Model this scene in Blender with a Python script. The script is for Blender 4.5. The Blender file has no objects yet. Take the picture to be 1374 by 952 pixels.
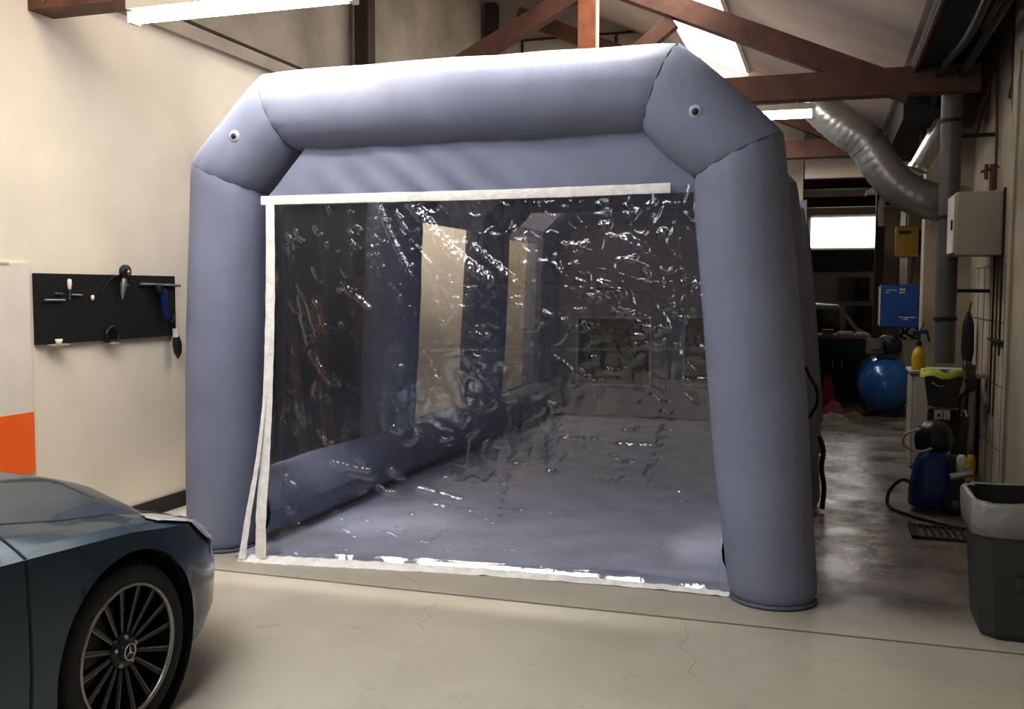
import bpy, math, random
from mathutils import Vector, Matrix, noise
random.seed(7)
S = bpy.context.scene
COL = S.collection
PI = math.pi
OFF = {}

# ---------------------------------------------------------------- materials
def mat(name, col, rough=.6, metal=0, bump=0, bscale=20, bstretch=(1,1,1), var=0, vscale=3, col2=None, emit=None, es=0, spec=.5, coat=0, bdist=.01):
    m = bpy.data.materials.new(name); m.use_nodes = True
    nt = m.node_tree; b = nt.nodes['Principled BSDF']
    b.inputs['Base Color'].default_value = (*col, 1)
    b.inputs['Roughness'].default_value = rough
    b.inputs['Metallic'].default_value = metal
    b.inputs['Specular IOR Level'].default_value = spec
    b.inputs['Coat Weight'].default_value = coat
    tc = nt.nodes.new('ShaderNodeTexCoord')
    if emit:
        b.inputs['Emission Color'].default_value = (*emit, 1); b.inputs['Emission Strength'].default_value = es
    # every surface gets a little procedural colour variation
    n = nt.nodes.new('ShaderNodeTexNoise'); n.inputs['Scale'].default_value = vscale; n.inputs['Detail'].default_value = 5
    nt.links.new(tc.outputs['Object'], n.inputs['Vector'])
    mix = nt.nodes.new('ShaderNodeMix'); mix.data_type = 'RGBA'
    v = var or .06
    c2 = col2 or tuple(c*(1-v) for c in col); c1 = col if col2 else tuple(min(1, c*(1+v*.5)) for c in col)
    mix.inputs['A'].default_value = (*c1, 1); mix.inputs['B'].default_value = (*c2, 1)
    ramp = nt.nodes.new('ShaderNodeMapRange'); ramp.inputs['From Min'].default_value = .35; ramp.inputs['From Max'].default_value = .68
    nt.links.new(n.outputs['Fac'], ramp.inputs['Value']); nt.links.new(ramp.outputs['Result'], mix.inputs['Factor'])
    nt.links.new(mix.outputs['Result'], b.inputs['Base Color'])
    if bump:
        mp = nt.nodes.new('ShaderNodeMapping'); mp.inputs['Scale'].default_value = bstretch
        nb = nt.nodes.new('ShaderNodeTexNoise'); nb.inputs['Scale'].default_value = bscale; nb.inputs['Detail'].default_value = 4
        bp = nt.nodes.new('ShaderNodeBump'); bp.inputs['Strength'].default_value = bump; bp.inputs['Distance'].default_value = bdist
        nt.links.new(tc.outputs['Object'], mp.inputs['Vector']); nt.links.new(mp.outputs['Vector'], nb.inputs['Vector'])
        nt.links.new(nb.outputs['Fac'], bp.inputs['Height']); nt.links.new(bp.outputs['Normal'], b.inputs['Normal'])
    return m

def emis(name, col, s):
    m = bpy.data.materials.new(name); m.use_nodes = True; nt = m.node_tree; nt.nodes.clear()
    e = nt.nodes.new('ShaderNodeEmission'); e.inputs[0].default_value = (*col, 1); e.inputs[1].default_value = s
    o = nt.nodes.new('ShaderNodeOutputMaterial'); nt.links.new(e.outputs[0], o.inputs[0]); return m

def pvc(name, tint=(.93,.93,.97), haze=.035, rough=.075, bump=.25):
    m = bpy.data.materials.new(name); m.use_nodes = True; nt = m.node_tree; nt.nodes.clear()
    N = nt.nodes.new; L = nt.links.new
    tr = N('ShaderNodeBsdfTransparent'); tr.inputs[0].default_value = (*tint, 1)
    gl = N('ShaderNodeBsdfGlossy'); gl.inputs['Roughness'].default_value = rough; gl.inputs['Color'].default_value = (1,1,1,1)
    df = N('ShaderNodeBsdfDiffuse'); df.inputs[0].default_value = (.55,.56,.66,1)
    fr = N('ShaderNodeLayerWeight'); fr.inputs['Blend'].default_value = .5
    pw = N('ShaderNodeMath'); pw.operation = 'POWER'; pw.inputs[1].default_value = 4
    fb = N('ShaderNodeMath'); fb.operation = 'MULTIPLY_ADD'; fb.inputs[1].default_value = .6; fb.inputs[2].default_value = .125; fb.use_clamp = True
    m1 = N('ShaderNodeMixShader'); m2 = N('ShaderNodeMixShader'); m1.inputs[0].default_value = haze
    tc = N('ShaderNodeTexCoord'); nz = N('ShaderNodeTexNoise'); nz.inputs['Scale'].default_value = 26; nz.inputs['Detail'].default_value = 3
    bp = N('ShaderNodeBump'); bp.inputs['Strength'].default_value = bump; bp.inputs['Distance'].default_value = .006
    L(tc.outputs['Object'], nz.inputs['Vector']); L(nz.outputs['Fac'], bp.inputs['Height'])
    L(bp.outputs['Normal'], gl.inputs['Normal']); L(bp.outputs['Normal'], fr.inputs['Normal'])
    L(tr.outputs[0], m1.inputs[1]); L(df.outputs[0], m1.inputs[2])
    L(fr.outputs['Facing'], pw.inputs[0]); L(pw.outputs[0], fb.inputs[0]); L(fb.outputs[0], m2.inputs[0]); L(m1.outputs[0], m2.inputs[1]); L(gl.outputs[0], m2.inputs[2])
    o = N('ShaderNodeOutputMaterial'); L(m2.outputs[0], o.inputs[0]); return m

M = {}
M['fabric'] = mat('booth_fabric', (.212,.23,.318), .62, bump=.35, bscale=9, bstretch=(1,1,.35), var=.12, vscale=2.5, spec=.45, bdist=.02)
M['fabric_in'] = mat('booth_lining', (.20,.195,.255), .6, bump=.4, bscale=7, var=.15, bdist=.03)
def translucent(m, col, f):
    nt = m.node_tree; b = nt.nodes['Principled BSDF']; o = [n for n in nt.nodes if n.type == 'OUTPUT_MATERIAL'][0]
    t = nt.nodes.new('ShaderNodeBsdfTranslucent'); t.inputs[0].default_value = (*col, 1); mx = nt.nodes.new('ShaderNodeMixShader'); mx.inputs[0].default_value = f
    nt.links.new(b.outputs[0], mx.inputs[1]); nt.links.new(t.outputs[0], mx.inputs[2]); nt.links.new(mx.outputs[0], o.inputs[0])
translucent(M['fabric_in'], (.42,.43,.55), .15)
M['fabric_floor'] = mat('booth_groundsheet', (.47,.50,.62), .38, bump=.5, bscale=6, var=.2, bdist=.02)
M['pale_patch'] = mat('window_weld_band', (.30,.30,.37), .5)
M['seam'] = mat('seam_tape', (.10,.11,.16), .6)
M['zip'] = mat('white_webbing', (.80,.79,.76), .6, bump=.5, bscale=60, var=.12, vscale=20)
M['valve'] = mat('valve_rubber', (.36,.38,.47), .5)
M['black'] = mat('black_plastic', (.012,.012,.014), .45)
M['blackmatte'] = mat('black_board', (.006,.006,.007), .8)
M['filter'] = mat('filter_mesh', (.012,.014,.011), .9, bump=.6, bscale=90)
M['pvc'] = pvc('clear_vinyl')
M['pvc2'] = pvc('side_window_vinyl', (.86,.84,.80), .03, .12)
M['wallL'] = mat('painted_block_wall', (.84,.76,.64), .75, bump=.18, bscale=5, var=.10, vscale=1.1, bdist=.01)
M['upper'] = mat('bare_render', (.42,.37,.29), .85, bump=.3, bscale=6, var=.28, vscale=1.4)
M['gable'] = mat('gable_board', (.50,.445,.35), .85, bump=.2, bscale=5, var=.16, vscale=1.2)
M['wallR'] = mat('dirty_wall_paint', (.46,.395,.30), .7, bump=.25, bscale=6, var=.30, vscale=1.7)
M['roof'] = mat('roof_lining', (.62,.53,.43), .8, bump=.15, bscale=4, var=.16, vscale=.9)
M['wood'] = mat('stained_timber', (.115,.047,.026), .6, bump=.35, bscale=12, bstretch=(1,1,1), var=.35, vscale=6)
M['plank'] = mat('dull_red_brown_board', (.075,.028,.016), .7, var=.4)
M['woodlit'] = mat('lit_timber', (.30,.105,.048), .6, bump=.3, bscale=12, var=.3, vscale=6)  # king post timber with the light on it put into the colour
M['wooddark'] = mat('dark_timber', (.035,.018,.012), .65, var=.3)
M['dirtysteel'] = mat('sooty_steel', (.018,.016,.013), .7, bump=.5, bscale=14, var=.5, vscale=5)
M['galv'] = mat('galvanised_duct', (.42,.41,.38), .30, metal=.55, bump=.25, bscale=18, var=.2)
M['greypipe'] = mat('grey_pipe', (.115,.112,.105), .45, var=.2)
M['cream'] = mat('cream_enamel', (.46,.42,.34), .45, var=.15)
M['orange'] = mat('orange_print', (.95,.17,.025), .5)
M['white'] = mat('white_print', (.80,.73,.65), .55)
M['chrome'] = mat('chrome', (.7,.7,.7), .22, metal=1)
M['steelm'] = mat('brushed_steel', (.42,.42,.42), .35, metal=.8)
M['paint'] = mat('car_paint', (.026,.052,.075), .27, metal=.5, coat=.35, var=.05)
M['tyre'] = mat('tyre_rubber', (.013,.013,.013), .8, bump=.2, bscale=30)
M['rim'] = mat('gloss_black_alloy', (.014,.014,.016), .25, metal=.3)
M['spokeedge'] = mat('dark_machined_edge', (.12,.12,.12), .3, metal=.7)
M['rimedge'] = mat('machined_alloy', (.30,.29,.28), .3, metal=.85)
M['glass'] = mat('tinted_glass', (.012,.015,.018), .06, spec=.6)
M['lamp'] = mat('headlamp_lens', (.62,.65,.68), .16, metal=.25, bump=.5, bscale=40, coat=.6)
M['gap'] = mat('panel_gap', (.004,.005,.006), .7)
M['bluep'] = mat('blue_enamel', (.006,.062,.26), .28, coat=.4, var=.12)
M['bluetank'] = mat('blue_tank_enamel', (.012,.10,.32), .24, coat=.5, var=.1)
M['bluew'] = mat('blue_washer_plastic', (.006,.022,.16), .45)
M['yellow'] = mat('yellow_enamel', (.52,.32,.03), .5, var=.15)
M['yellowb'] = mat('yellow_bottle', (.62,.40,.02), .4)
M['lime'] = mat('lime_cloth', (.36,.42,.04), .8)
M['bucket'] = mat('grey_bucket', (.085,.085,.085), .55)
M['bin'] = mat('bin_plastic', (.028,.032,.031), .5, bump=.1, bscale=30)
M['bag'] = mat('bin_liner', (.20,.195,.18), .35, bump=.7, bscale=14, bdist=.02)
M['red'] = mat('red_rag', (.30,.02,.03), .8)
M['pink'] = mat('pink_rag', (.45,.10,.16), .8)
M['paper'] = mat('paper', (.55,.48,.38), .7, var=.3, vscale=12)
M['card'] = mat('cardboard', (.22,.15,.09), .8)
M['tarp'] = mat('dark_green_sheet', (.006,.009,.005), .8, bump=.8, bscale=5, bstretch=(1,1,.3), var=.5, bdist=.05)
M['rust'] = mat('rusty_pipe', (.12,.055,.03), .7, var=.3)
M['greenhose'] = mat('green_hose', (.05,.07,.04), .6)
M['carpale'] = mat('pale_car_paint', (.40,.38,.35), .35, metal=.2, coat=.4)
M['tube'] = emis('fluorescent_glow', (1,.93,.80), 48)
M['tube3'] = emis('fluorescent_glow_dim', (1,.95,.86), 9)
M['tube2'] = emis('fluorescent_glow_far', (1,.95,.84), 24)
M['sky'] = emis('daylight_pane', (1,.97,.93), 9)
M['farsky'] = emis('far_daylight_pane', (1,.99,.97), 4)

# floor: worn painted concrete, damp and flaking along the aisle
def floor_mat():
    m = bpy.data.materials.new('worn_concrete'); m.use_nodes = True; nt = m.node_tree; b = nt.nodes['Principled BSDF']
    N = nt.nodes.new; L = nt.links.new
    tc = N('ShaderNodeNewGeometry')
    def nz(scale, det=6, rough=.55):
        n = N('ShaderNodeTexNoise'); n.inputs['Scale'].default_value = scale; n.inputs['Detail'].default_value = det; n.inputs['Roughness'].default_value = rough
        L(tc.outputs['Position'], n.inputs['Vector']); return n.outputs['Fac']
    def mr(x, a, c, o0=0, o1=1):
        r = N('ShaderNodeMapRange'); r.inputs['From Min'].default_value = a; r.inputs['From Max'].default_value = c
        r.inputs['To Min'].default_value = o0; r.inputs['To Max'].default_value = o1; L(x, r.inputs['Value']); return r.outputs['Result']
    def mul(x, y):
        r = N('ShaderNodeMath'); r.operation = 'MULTIPLY'; L(x, r.inputs[0]); L(y, r.inputs[1]); return r.outputs[0]
    def mix(f, a, c):
        r = N('ShaderNodeMix'); r.data_type = 'RGBA'; L(f, r.inputs['Factor'])
        for v, k in ((a,'A'),(c,'B')):
            if isinstance(v, tuple): r.inputs[k].default_value = (*v, 1)
            else: L(v, r.inputs[k])
        return r.outputs['Result']
    base = mix(mr(nz(1.3), .35, .68), (.49,.45,.375), (.40,.365,.30))
    base = mix(mr(nz(5, 8, .7), .60, .72, 0, .5), base, (.22,.20,.165))
    sep = N('ShaderNodeSeparateXYZ'); L(tc.outputs['Position'], sep.inputs[0])
    aisle = mul(mr(sep.outputs['X'], -.35, .05), mr(sep.outputs['Y'], 4.7, 5.3))
    wet = mr(nz(1.6, 4), .40, .60)
    base = mix(mul(aisle, mr(nz(2.2), .3, .65, .25, .95)), base, (.055,.045,.033))
    flake_n = nz(6, 8, .72)
    zone = mul(mul(mr(sep.outputs['X'], .48, .30), mr(sep.outputs['Y'], 5.4, 6.2)), mr(sep.outputs['Y'], 11.2, 9.8))
    flake = mul(mul(mr(flake_n, .485, .515), zone), aisle)
    base = mix(flake, base, (.80,.64,.50))
    L(base, b.inputs['Base Color'])
    rr = N('ShaderNodeMix'); rr.data_type = 'FLOAT'; L(mul(aisle, wet), rr.inputs['Factor']); rr.inputs['A'].default_value = .42; rr.inputs['B'].default_value = .22
    L(rr.outputs['Result'], b.inputs['Roughness'])
    bp = N('ShaderNodeBump'); bp.inputs['Strength'].default_value = .25; bp.inputs['Distance'].default_value = .01
    L(flake_n, bp.inputs['Height']); L(bp.outputs['Normal'], b.inputs['Normal'])
    return m
M['floor'] = floor_mat()

# ---------------------------------------------------------------- mesh helpers
class MB:
    def __init__(s): s.v = []; s.f = []; s.sm = []
    def add(s, v, f, smooth=False):
        o = len(s.v); s.v += [Vector(x) for x in v]; s.f += [tuple(i+o for i in q) for q in f]; s.sm += [smooth]*len(f); return s
    def box(s, x0, x1, y0, y1, z0, z1):
        v = [(x,y,z) for x in (x0,x1) for y in (y0,y1) for z in (z0,z1)]
        return s.add(v, [(0,1,3,2),(4,6,7,5),(0,4,5,1),(2,3,7,6),(0,2,6,4),(1,5,7,3)])
    def bar(s, a, b, w, h, up=(0,0,1)):
        a = Vector(a); b = Vector(b); d = (b-a).normalized(); u = Vector(up); r = d.cross(u)
        if r.length < 1e-4: r = d.cross(Vector((0,1,0)))
        r.normalize(); u = r.cross(d)
        v = [p + r*i*w/2 + u*j*h/2 for p in (a,b) for i in (-1,1) for j in (-1,1)]
        return s.add(v, [(0,1,3,2),(4,6,7,5),(0,4,5,1),(2,3,7,6),(0,2,6,4),(1,5,7,3)])
    def tube(s, pts, r, seg=12, caps=True, ribs=0):
        pts = [Vector(p) for p in pts]; n = len(pts); rr = r if isinstance(r, (list,tuple)) else [r]*n
        u = None; V = []
        for i, p in enumerate(pts):
            d = (pts[min(i+1,n-1)] - pts[max(i-1,0)]).normalized()
            if u is None:
                u = d.cross(Vector((0,0,1)));
                if u.length < 1e-3: u = d.cross(Vector((1,0,0)))
            u = (u - d*u.dot(d)).normalized(); w = d.cross(u)
            V += [p + (u*math.cos(2*PI*k/seg) + w*math.sin(2*PI*k/seg))*rr[i] for k in range(seg)]
        F = [(i*seg+k, i*seg+(k+1)%seg, (i+1)*seg+(k+1)%seg, (i+1)*seg+k) for i in range(n-1) for k in range(seg)]
        s.add(V, F, True)
        if caps: s.add(V[:seg], [tuple(range(seg))[::-1]]); s.add(V[-seg:], [tuple(range(seg))])
        return s
    def lathe(s, prof, c=(0,0,0), axis='Z', seg=32, smooth=True):
        c = Vector(c); V = []
        for r, h in prof:
            for k in range(seg):
                a = 2*PI*k/seg; x, y = r*math.cos(a), r*math.sin(a)
                V.append(c + (Vector((x,y,h)) if axis == 'Z' else Vector((h,x,y)) if axis == 'X' else Vector((y,h,x))))
        n = len(prof)
        F = [(i*seg+k, i*seg+(k+1)%seg, (i+1)*seg+(k+1)%seg, (i+1)*seg+k) for i in range(n-1) for k in range(seg)]
        return s.add(V, F, smooth)
    def grid(s, P, smooth=True):
        n = len(P); m = len(P[0])
        return s.add([p for r in P for p in r], [(i*m+j, i*m+j+1, (i+1)*m+j+1, (i+1)*m+j) for i in range(n-1) for j in range(m-1)], smooth)
    def build(s, name, m, parent=None, bevel=0, label=None):
        if parent is not None: o0 = OFF[parent.name]
        else:
            lo = Vector([min(v[i] for v in s.v) for i in range(3)]); hi = Vector([max(v[i] for v in s.v) for i in range(3)])
            o0 = Vector(((lo.x+hi.x)/2, (lo.y+hi.y)/2, lo.z))
        me = bpy.data.meshes.new(name); me.from_pydata([v-o0 for v in s.v], [], s.f)
        for p, q in zip(me.polygons, s.sm): p.use_smooth = q
        me.validate(); me.materials.append(m if not isinstance(m, str) else M[m]); me.update()
        o = bpy.data.objects.new(name, me); COL.objects.link(o)
        if parent is not None: o.parent = parent
        else: o.location = o0
        OFF[o.name] = o0
        if bevel:
            b = o.modifiers.new('bevel', 'BEVEL'); b.width = bevel; b.segments = 2; b.limit_method = 'ANGLE'; b.harden_normals = False
        if label: o['label'] = label
        return o

def tag(o, label, cat, group=None, kind=None):
    o['label'] = label; o['category'] = cat
    if group: o['group'] = group
    if kind: o['kind'] = kind
    return o
def struct(o): o['kind'] = 'structure'; return o
def empty(name, loc, label=None, cat=None, group=None):
    o = bpy.data.objects.new(name, None); COL.objects.link(o); o.location = loc; o.empty_display_size = .1
    OFF[o.name] = Vector(loc)
    if label: tag(o, label, cat, group)
    return o
def smooth_path(pts, n=8):
    P = [Vector(p) for p in pts]; out = []
    for i in range(len(P)-1):
        a, b, c, d = P[max(i-1,0)], P[i], P[i+1], P[min(i+2,len(P)-1)]
        for k in range(n):
            t = k/n; out.append(.5*((2*b) + (c-a)*t + (2*a-5*b+4*c-d)*t*t + (3*b-a-3*c+d)*t**3))
    return out + [P[-1]]
def lerp(a, b, t): return a + (b-a)*t
def pl(x, pts):
    if x <= pts[0][0]: return pts[0][1]
    for (a, va), (b, vb) in zip(pts, pts[1:]):
        if x <= b: t = (x-a)/(b-a); return va + (vb-va)*t
    return pts[-1][1]

# ================================================================ the hall
XL, XR = -4.5, 1.3
YB, YG, YE = -4.0, 12.9, 20.2
def zr(x): return 4.42 - .435*(x+1.18)          # roof lining height
XE = .62
struct(MB().box(-6.5, 3.5, YB, YE+.2, -.2, 0).build('floor', 'floor'))
def jointline(a, b, w=.012): MB_j.bar((a[0],a[1],.0008), (b[0],b[1],.0008), w, .0016)
MB_j = MB(); jointline((XL,4.655),(XR,4.675),.018)
M['joint'] = mat('joint_sealant', (.17,.145,.11), .8)
M['crack'] = mat('hairline_crack', (.33,.30,.245), .8)
struct(MB_j.build('trim_4', 'joint'))
# hairline cracks in the slab
ck = MB()
for pts in ([(-1.9,4.62),(-1.86,4.5),(-1.89,4.41),(-1.80,4.3),(-1.83,4.2),(-1.76,4.12)],[(-.62,4.62),(-.57,4.42),(-.60,4.3),(-.50,4.15),(-.52,4.02),(-.44,3.93)],[(-2.4,5.0),(-2.1,4.8),(-2.0,4.66)]):
    for a, b in zip(pts, pts[1:]): ck.bar((*a,.0006),(*b,.0006),.0025,.001)
struct(ck.build('trim_5', M['crack']))
# left wall : painted part, ledge, bare part above
struct(MB().box(XL-.2, XL, YB, YG+.2, 0, 3.46).build('wall_left', 'wallL'))
w = MB().box(XL-.2, XL-.02, YB, YG+.2, 3.46, 6.2).build('wall_left_upper', 'upper'); struct(w)
tr = MB().box(XL-.15, XL+.05, YB, YG, 3.42, 3.52); struct(tr.build('trim_1', M['upper']))
struct(MB().box(XL-.1, XL+.055, YB, YG, 3.525, 3.545).build('trim_6', 'wooddark'))
struct(MB().box(XL, XL+.02, 5.2, YG, 0, .11).build('baseboard_left', 'black'))
# cross wall behind the booth, with cover battens
struct(MB().box(XL, -.32, YG, YG+.15, 0, 5.9).build('wall_back', 'gable'))
g = MB(); g.box(XL, -2.45, YG-.03, YG, 4.98, 5.005)
for x in (-4.05,-2.75): g.box(x, x+.03, YG-.03, YG, 4.45, 4.98)
struct(g.build('trim_2', 'wooddark'))
# right wall with shallow piers
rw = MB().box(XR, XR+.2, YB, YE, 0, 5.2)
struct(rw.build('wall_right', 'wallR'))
pr = MB()
pr.box(XR-.10, XR, 6.2, 7.62, 0, 5.0); pr.box(XR-.42, XR, 10.2, 10.5, 0, 3.3); pr.box(XR-.2, XR, 15.3, 15.7, 0, 5.0)
struct(pr.build('trim_3', 'wallR'))
# tiled splash-back area (joint lines) on the right wall
tl = MB()
for z in (.35,.85,1.35,1.8): tl.box(XR-.004, XR, 7.7, 9.9, z, z+.01)
for y in (7.9,8.25,8.6,8.95,9.3,9.65): tl.box(XR-.004, XR, y, y+.012, 0, 1.8)
struct(tl.build('trim_7', M['joint']))
# end wall : window strip, dark roller door, pale frames
struct(MB().box(-6, XR+.2, YE, YE+.15, 0, 6).build('wall_end', 'wallR'))
wn = MB().box(-.42, .98, YE-.05, YE, 2.40, 3.08).build('window_2', 'cream'); struct(wn)
struct(MB().box(-.33, .90, YE-.07, YE-.05, 2.44, 3.02).build('pane', 'farsky', wn))
dr = MB().box(-.9, 1.0, YE-.08, YE, 0, 2.38).build('door_1', 'cream'); struct(dr)
MB().box(-.9, .86, YE-.12, YE-.08, 1.97, 2.38).build('dark_panel', 'black', dr)
MB().box(.20, .78, YE-.12, YE-.08, 1.40, 1.86).build('glazed_panel', 'glass', dr)
MB().box(.36, .84, YE-.12, YE-.08, .15, 1.30).build('glazed_panel', 'glass', dr)
# roof lining, raised strip along the right wall
rf = MB()
rf.add([(-6,YB,zr(-6)),(XE,YB,zr(XE)),(XE,YE,zr(XE)),(-6,YE,zr(-6)),(-6,YB,zr(-6)+.1),(XE,YB,zr(XE)+.1),(XE,YE,zr(XE)+.1),(-6,YE,zr(-6)+.1)],
       [(0,3,2,1),(4,5,6,7),(0,1,5,4),(1,2,6,5),(2,3,7,6),(3,0,4,7)])
rf.box(XE, XE+.04, YB, YE, zr(XE), 4.9); rf.box(XE, XR+.2, YB, YE, 4.9, 5.0)
struct(rf.build('ceiling', 'roof'))
# skylight in the roof slope
def roofquad(mb, pts, dz, th):
    mb.add([(x,y,zr(x)-dz) for x,y in pts]+[(x,y,zr(x)-dz-th) for x,y in pts], [(0,1,2,3),(7,6,5,4),(0,4,5,1),(1,5,6,2),(2,6,7,3),(3,7,4,0)])
sk = MB(); roofquad(sk, [(-1.74,7.6),(-1.02,7.6),(-1.02,12.85),(-1.74,12.85)], .012, .01)
fr = MB()
for q in ([(-1.79,7.55),(-1.74,7.55),(-1.74,12.65),(-1.79,12.65)],[(-1.02,7.55),(-.97,7.55),(-.97,12.65),(-1.02,12.65)],[(-1.62,9.9),(-1.02,9.9),(-1.02,9.94),(-1.62,9.94)],[(-1.62,12.6),(-1.02,12.6),(-1.02,12.65),(-1.62,12.65)]):
    roofquad(fr, q, .01, .03)
wf = struct(fr.build('window_1', 'roof')); sk.build('pane', 'sky', wf)

# ---------------------------------------------------------------- timber
T1 = empty('ceiling_beam', (-3.0,4.75,3.23), 'dark brown timber beam running out from the left wall above the near fluorescent light', 'beam')
MB().box(XL+.0, -1.0, 4.66, 4.86, 3.23, 3.45).build('timber', 'wood', T1)
MB().box(XL+.12, XL+.14, 4.645, 4.66, 3.27, 3.33).build('bolt', 'steelm', T1)

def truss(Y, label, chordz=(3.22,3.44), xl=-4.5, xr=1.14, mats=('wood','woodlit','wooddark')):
    t = empty('roof_truss', ((xl+xr)/2, Y, chordz[0]), label, 'truss', 'timber roof trusses')
    MB().box(xl, xr, Y-.08, Y+.08, *chordz).build('chord', mats[0], t, .006)
    zt = lambda x: 4.13 - .435*(x+1.18) - .10
    MB().bar((.62, Y, zt(.62)), (-4.0, Y, zt(-4.0)), .14, .19).build('rafter', mats[0], t, .006)
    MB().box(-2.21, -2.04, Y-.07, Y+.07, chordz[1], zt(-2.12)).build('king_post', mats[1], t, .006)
    MB().bar((-3.85, Y+.01, 3.50), (-2.16, Y+.01, 4.34), .12, .17).build('strut', mats[0], t, .006)
    MB().bar((-2.05, Y+.01, 3.46), (-1.35, Y+.01, 3.98), .10, .13).build('strut', mats[0], t, .006)
    MB().box(-4.45, -4.30, Y-.08, Y+.08, 0, zt(-4.4)).build('wall_post', mats[2], t, .006)
    return t
truss(8.8, 'stained timber roof truss just above and behind the front of the booth')
tt = truss(12.6, 'timber roof truss standing against the cross wall behind the booth')
for y, z0, z1 in ((15.3,3.10,3.26),(18.6,3.10,3.28)):
    tag(MB().box(-1.5, XR, y-.08, y+.08, z0, z1).build('tie_beam', 'wooddark'),
        'dark timber tie beam across the far end of the aisle, ' + ('the nearer and thicker one above the window strip' if y < 16 else 'the last one directly above the bright window'), 'beam', 'tie beams over the aisle')
tag(MB().box(-.3, XR, 12.75, 12.9, 2.99, 3.22).build('lintel_beam', 'roof'), 'pale lintel beam across the aisle beyond the booth', 'beam')  # beam in the pale roof lining colour

# longitudinal dark steel beam, pipes and trays along the right eave
eb = empty('eaves_beam', (.75, 9, 3.4), 'sooty steel beam and pipe bundle running along the top of the right wall', 'beam')
MB().box(.66, 1.0, 3, 20, 3.47, 3.80).build('web', 'dirtysteel', eb)
MB().box(.62, .92, 3, 20, 3.42, 3.45).build('flange', 'dirtysteel', eb)
MB().tube([(.93,3,3.62),(.93,20,3.62)], .07, 10).build('pipe', 'dirtysteel', eb)
MB().tube([(.64,3,3.40),(.64,20,3.40)], .022, 8).build('cable', 'rust', eb)
MB().tube([(1.00,3,3.36),(1.0,20,3.36)], .035, 8).build('cable', 'black', eb)
MB().tube(smooth_path([(.82,5,3.38),(.86,7,3.3),(.83,8.6,3.36),(.88,10,3.26),(.84,13,3.34),(.86,19,3.3)],6), .03, 8).build('cable', 'black', eb)
MB().box(.62, .93, 9.6, 14, 3.16, 3.40).build('cable_duct', 'dirtysteel', eb)
MB().box(1.0, 1.18, 9.3, 9.6, 3.05, 3.5).build('junction_box', 'dirtysteel', eb)
MB().box(.84, 1.25, 10.3, 10.6, 2.9, 3.4).build('junction_box', 'black', eb)
MB().bar((1.05,9.1,3.70),(1.28,9.1,3.73), .05, .05).build('bracket', 'black', eb)
tag(MB().bar((.98,6.9,3.55),(1.12,8.6,3.75), .05, .16).build('cable_tray', 'galv'), 'grey metal cable tray sloping above the dark eaves beam', 'cable tray')

# ---------------------------------------------------------------- fluorescent lights
def fixture(x0, x1, y, z, label, m='tube', group='fluorescent ceiling lights', hang=0):
    t = empty('fluorescent_light', ((x0+x1)/2, y, z), label, 'ceiling light', group)
    MB().box(x0, x1, y-.05, y+.05, z+.035, z+.085).build('housing', 'cream', t, .004)
    MB().tube([(x0+.02,y,z),(x1-.02,y,z)], .032, 14).build('lamp_tube', m, t)
    for x in (x0+.15, x1-.15): MB().tube([(x,y,z+.08),(x,y,min(zr(x),hang or 9))],.006,6).build('hanger','cream',t)
    for x in (x0, x1-.03): MB().box(x, x+.03, y-.035, y+.035, z-.035, z+.06).build('end_cap', 'zip', t)
    return t
fixture(-3.60, -2.26, 4.45, 3.055, 'lit white fluorescent tube under the brown beam at top left')
fixture(-1.95, -.85, 4.45, 3.12, 'lit fluorescent tube over the right half of the booth front', 'tube3')
fixture(-1.35, -.13, 8.76, 3.10, 'lit fluorescent tube under the truss chord at the booth right shoulder', 'tube2', hang=3.22)
def panel(x, y, z, label, pm):  # unseen panels, added so creases in the clear sheet catch highlights
    t = empty('added_panel_light', (x, y, z), label, 'ceiling light', 'added ceiling panels for glints on the clear sheet')
    MB().box(x-.62, x+.62, y-.31, y+.31, z+.012, z+.06).build('housing', 'cream', t, .004)
    MB().box(x-.60, x+.60, y-.29, y+.29, z, z+.012).build('diffuser', pm, t)
    for dx in (-.5,.5): MB().tube([(x+dx,y,z+.05),(x+dx,y,zr(x+dx))],.006,6).build('hanger','cream',t)
M['panel'] = emis('added_panel_glow', (.93,.95,1), 13)
M['panel2'] = emis('added_panel_glow_dim', (.93,.95,1), 7)
for (x, y, m) in ((-3.4,1.2,0),(-1.9,1.2,0),(-1.9,-.8,1)):
    panel(x, y, 3.35, 'added rectangular ceiling light to put glints on the booth front, beyond the top of the view', ('panel','panel2')[m])
M['added_sky'] = emis('added_skylight_glow', (.90,.94,1), 15)  # unseen skylight, added to widen the highlights on the sheet's creases
f3 = MB()
for b_ in ((-3.8,-1.8,1.55,1.6),(-3.8,-1.8,2.95,3.0),(-3.8,-3.75,1.6,2.95),(-1.85,-1.8,1.6,2.95)): f3.box(b_[0],b_[1],b_[2],b_[3],4.28,zr(-3.5))
w3 = struct(f3.build('added_skylight', 'roof')); MB().box(-3.75,-1.85,1.6,2.95,4.30,4.31).build('pane','added_sky',w3)

wfw = MB(); wfw.box(-6.5,-.95,YB-.15,YB,0,6.2); wfw.box(-.25,3.5,YB-.15,YB,0,6.2); wfw.box(-.95,-.25,YB-.15,YB,0,.35); wfw.box(-.95,-.25,YB-.15,YB,3.0,6.2)
struct(wfw.build('wall_front','wallR'))
M['added_slit'] = emis('added_slit_glow', (.88,.94,1), 4.5)  # window added behind the camera to light up the upright creases
w4 = MB(); w4.box(-.95,-.90,YB-.1,YB+.02,.35,3.0); w4.box(-.30,-.25,YB-.1,YB+.02,.35,3.0)
w4 = struct(w4.build('added_rear_window','cream')); MB().box(-.90,-.30,YB-.06,YB-.04,.35,3.0).build('pane','added_slit',w4)

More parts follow.
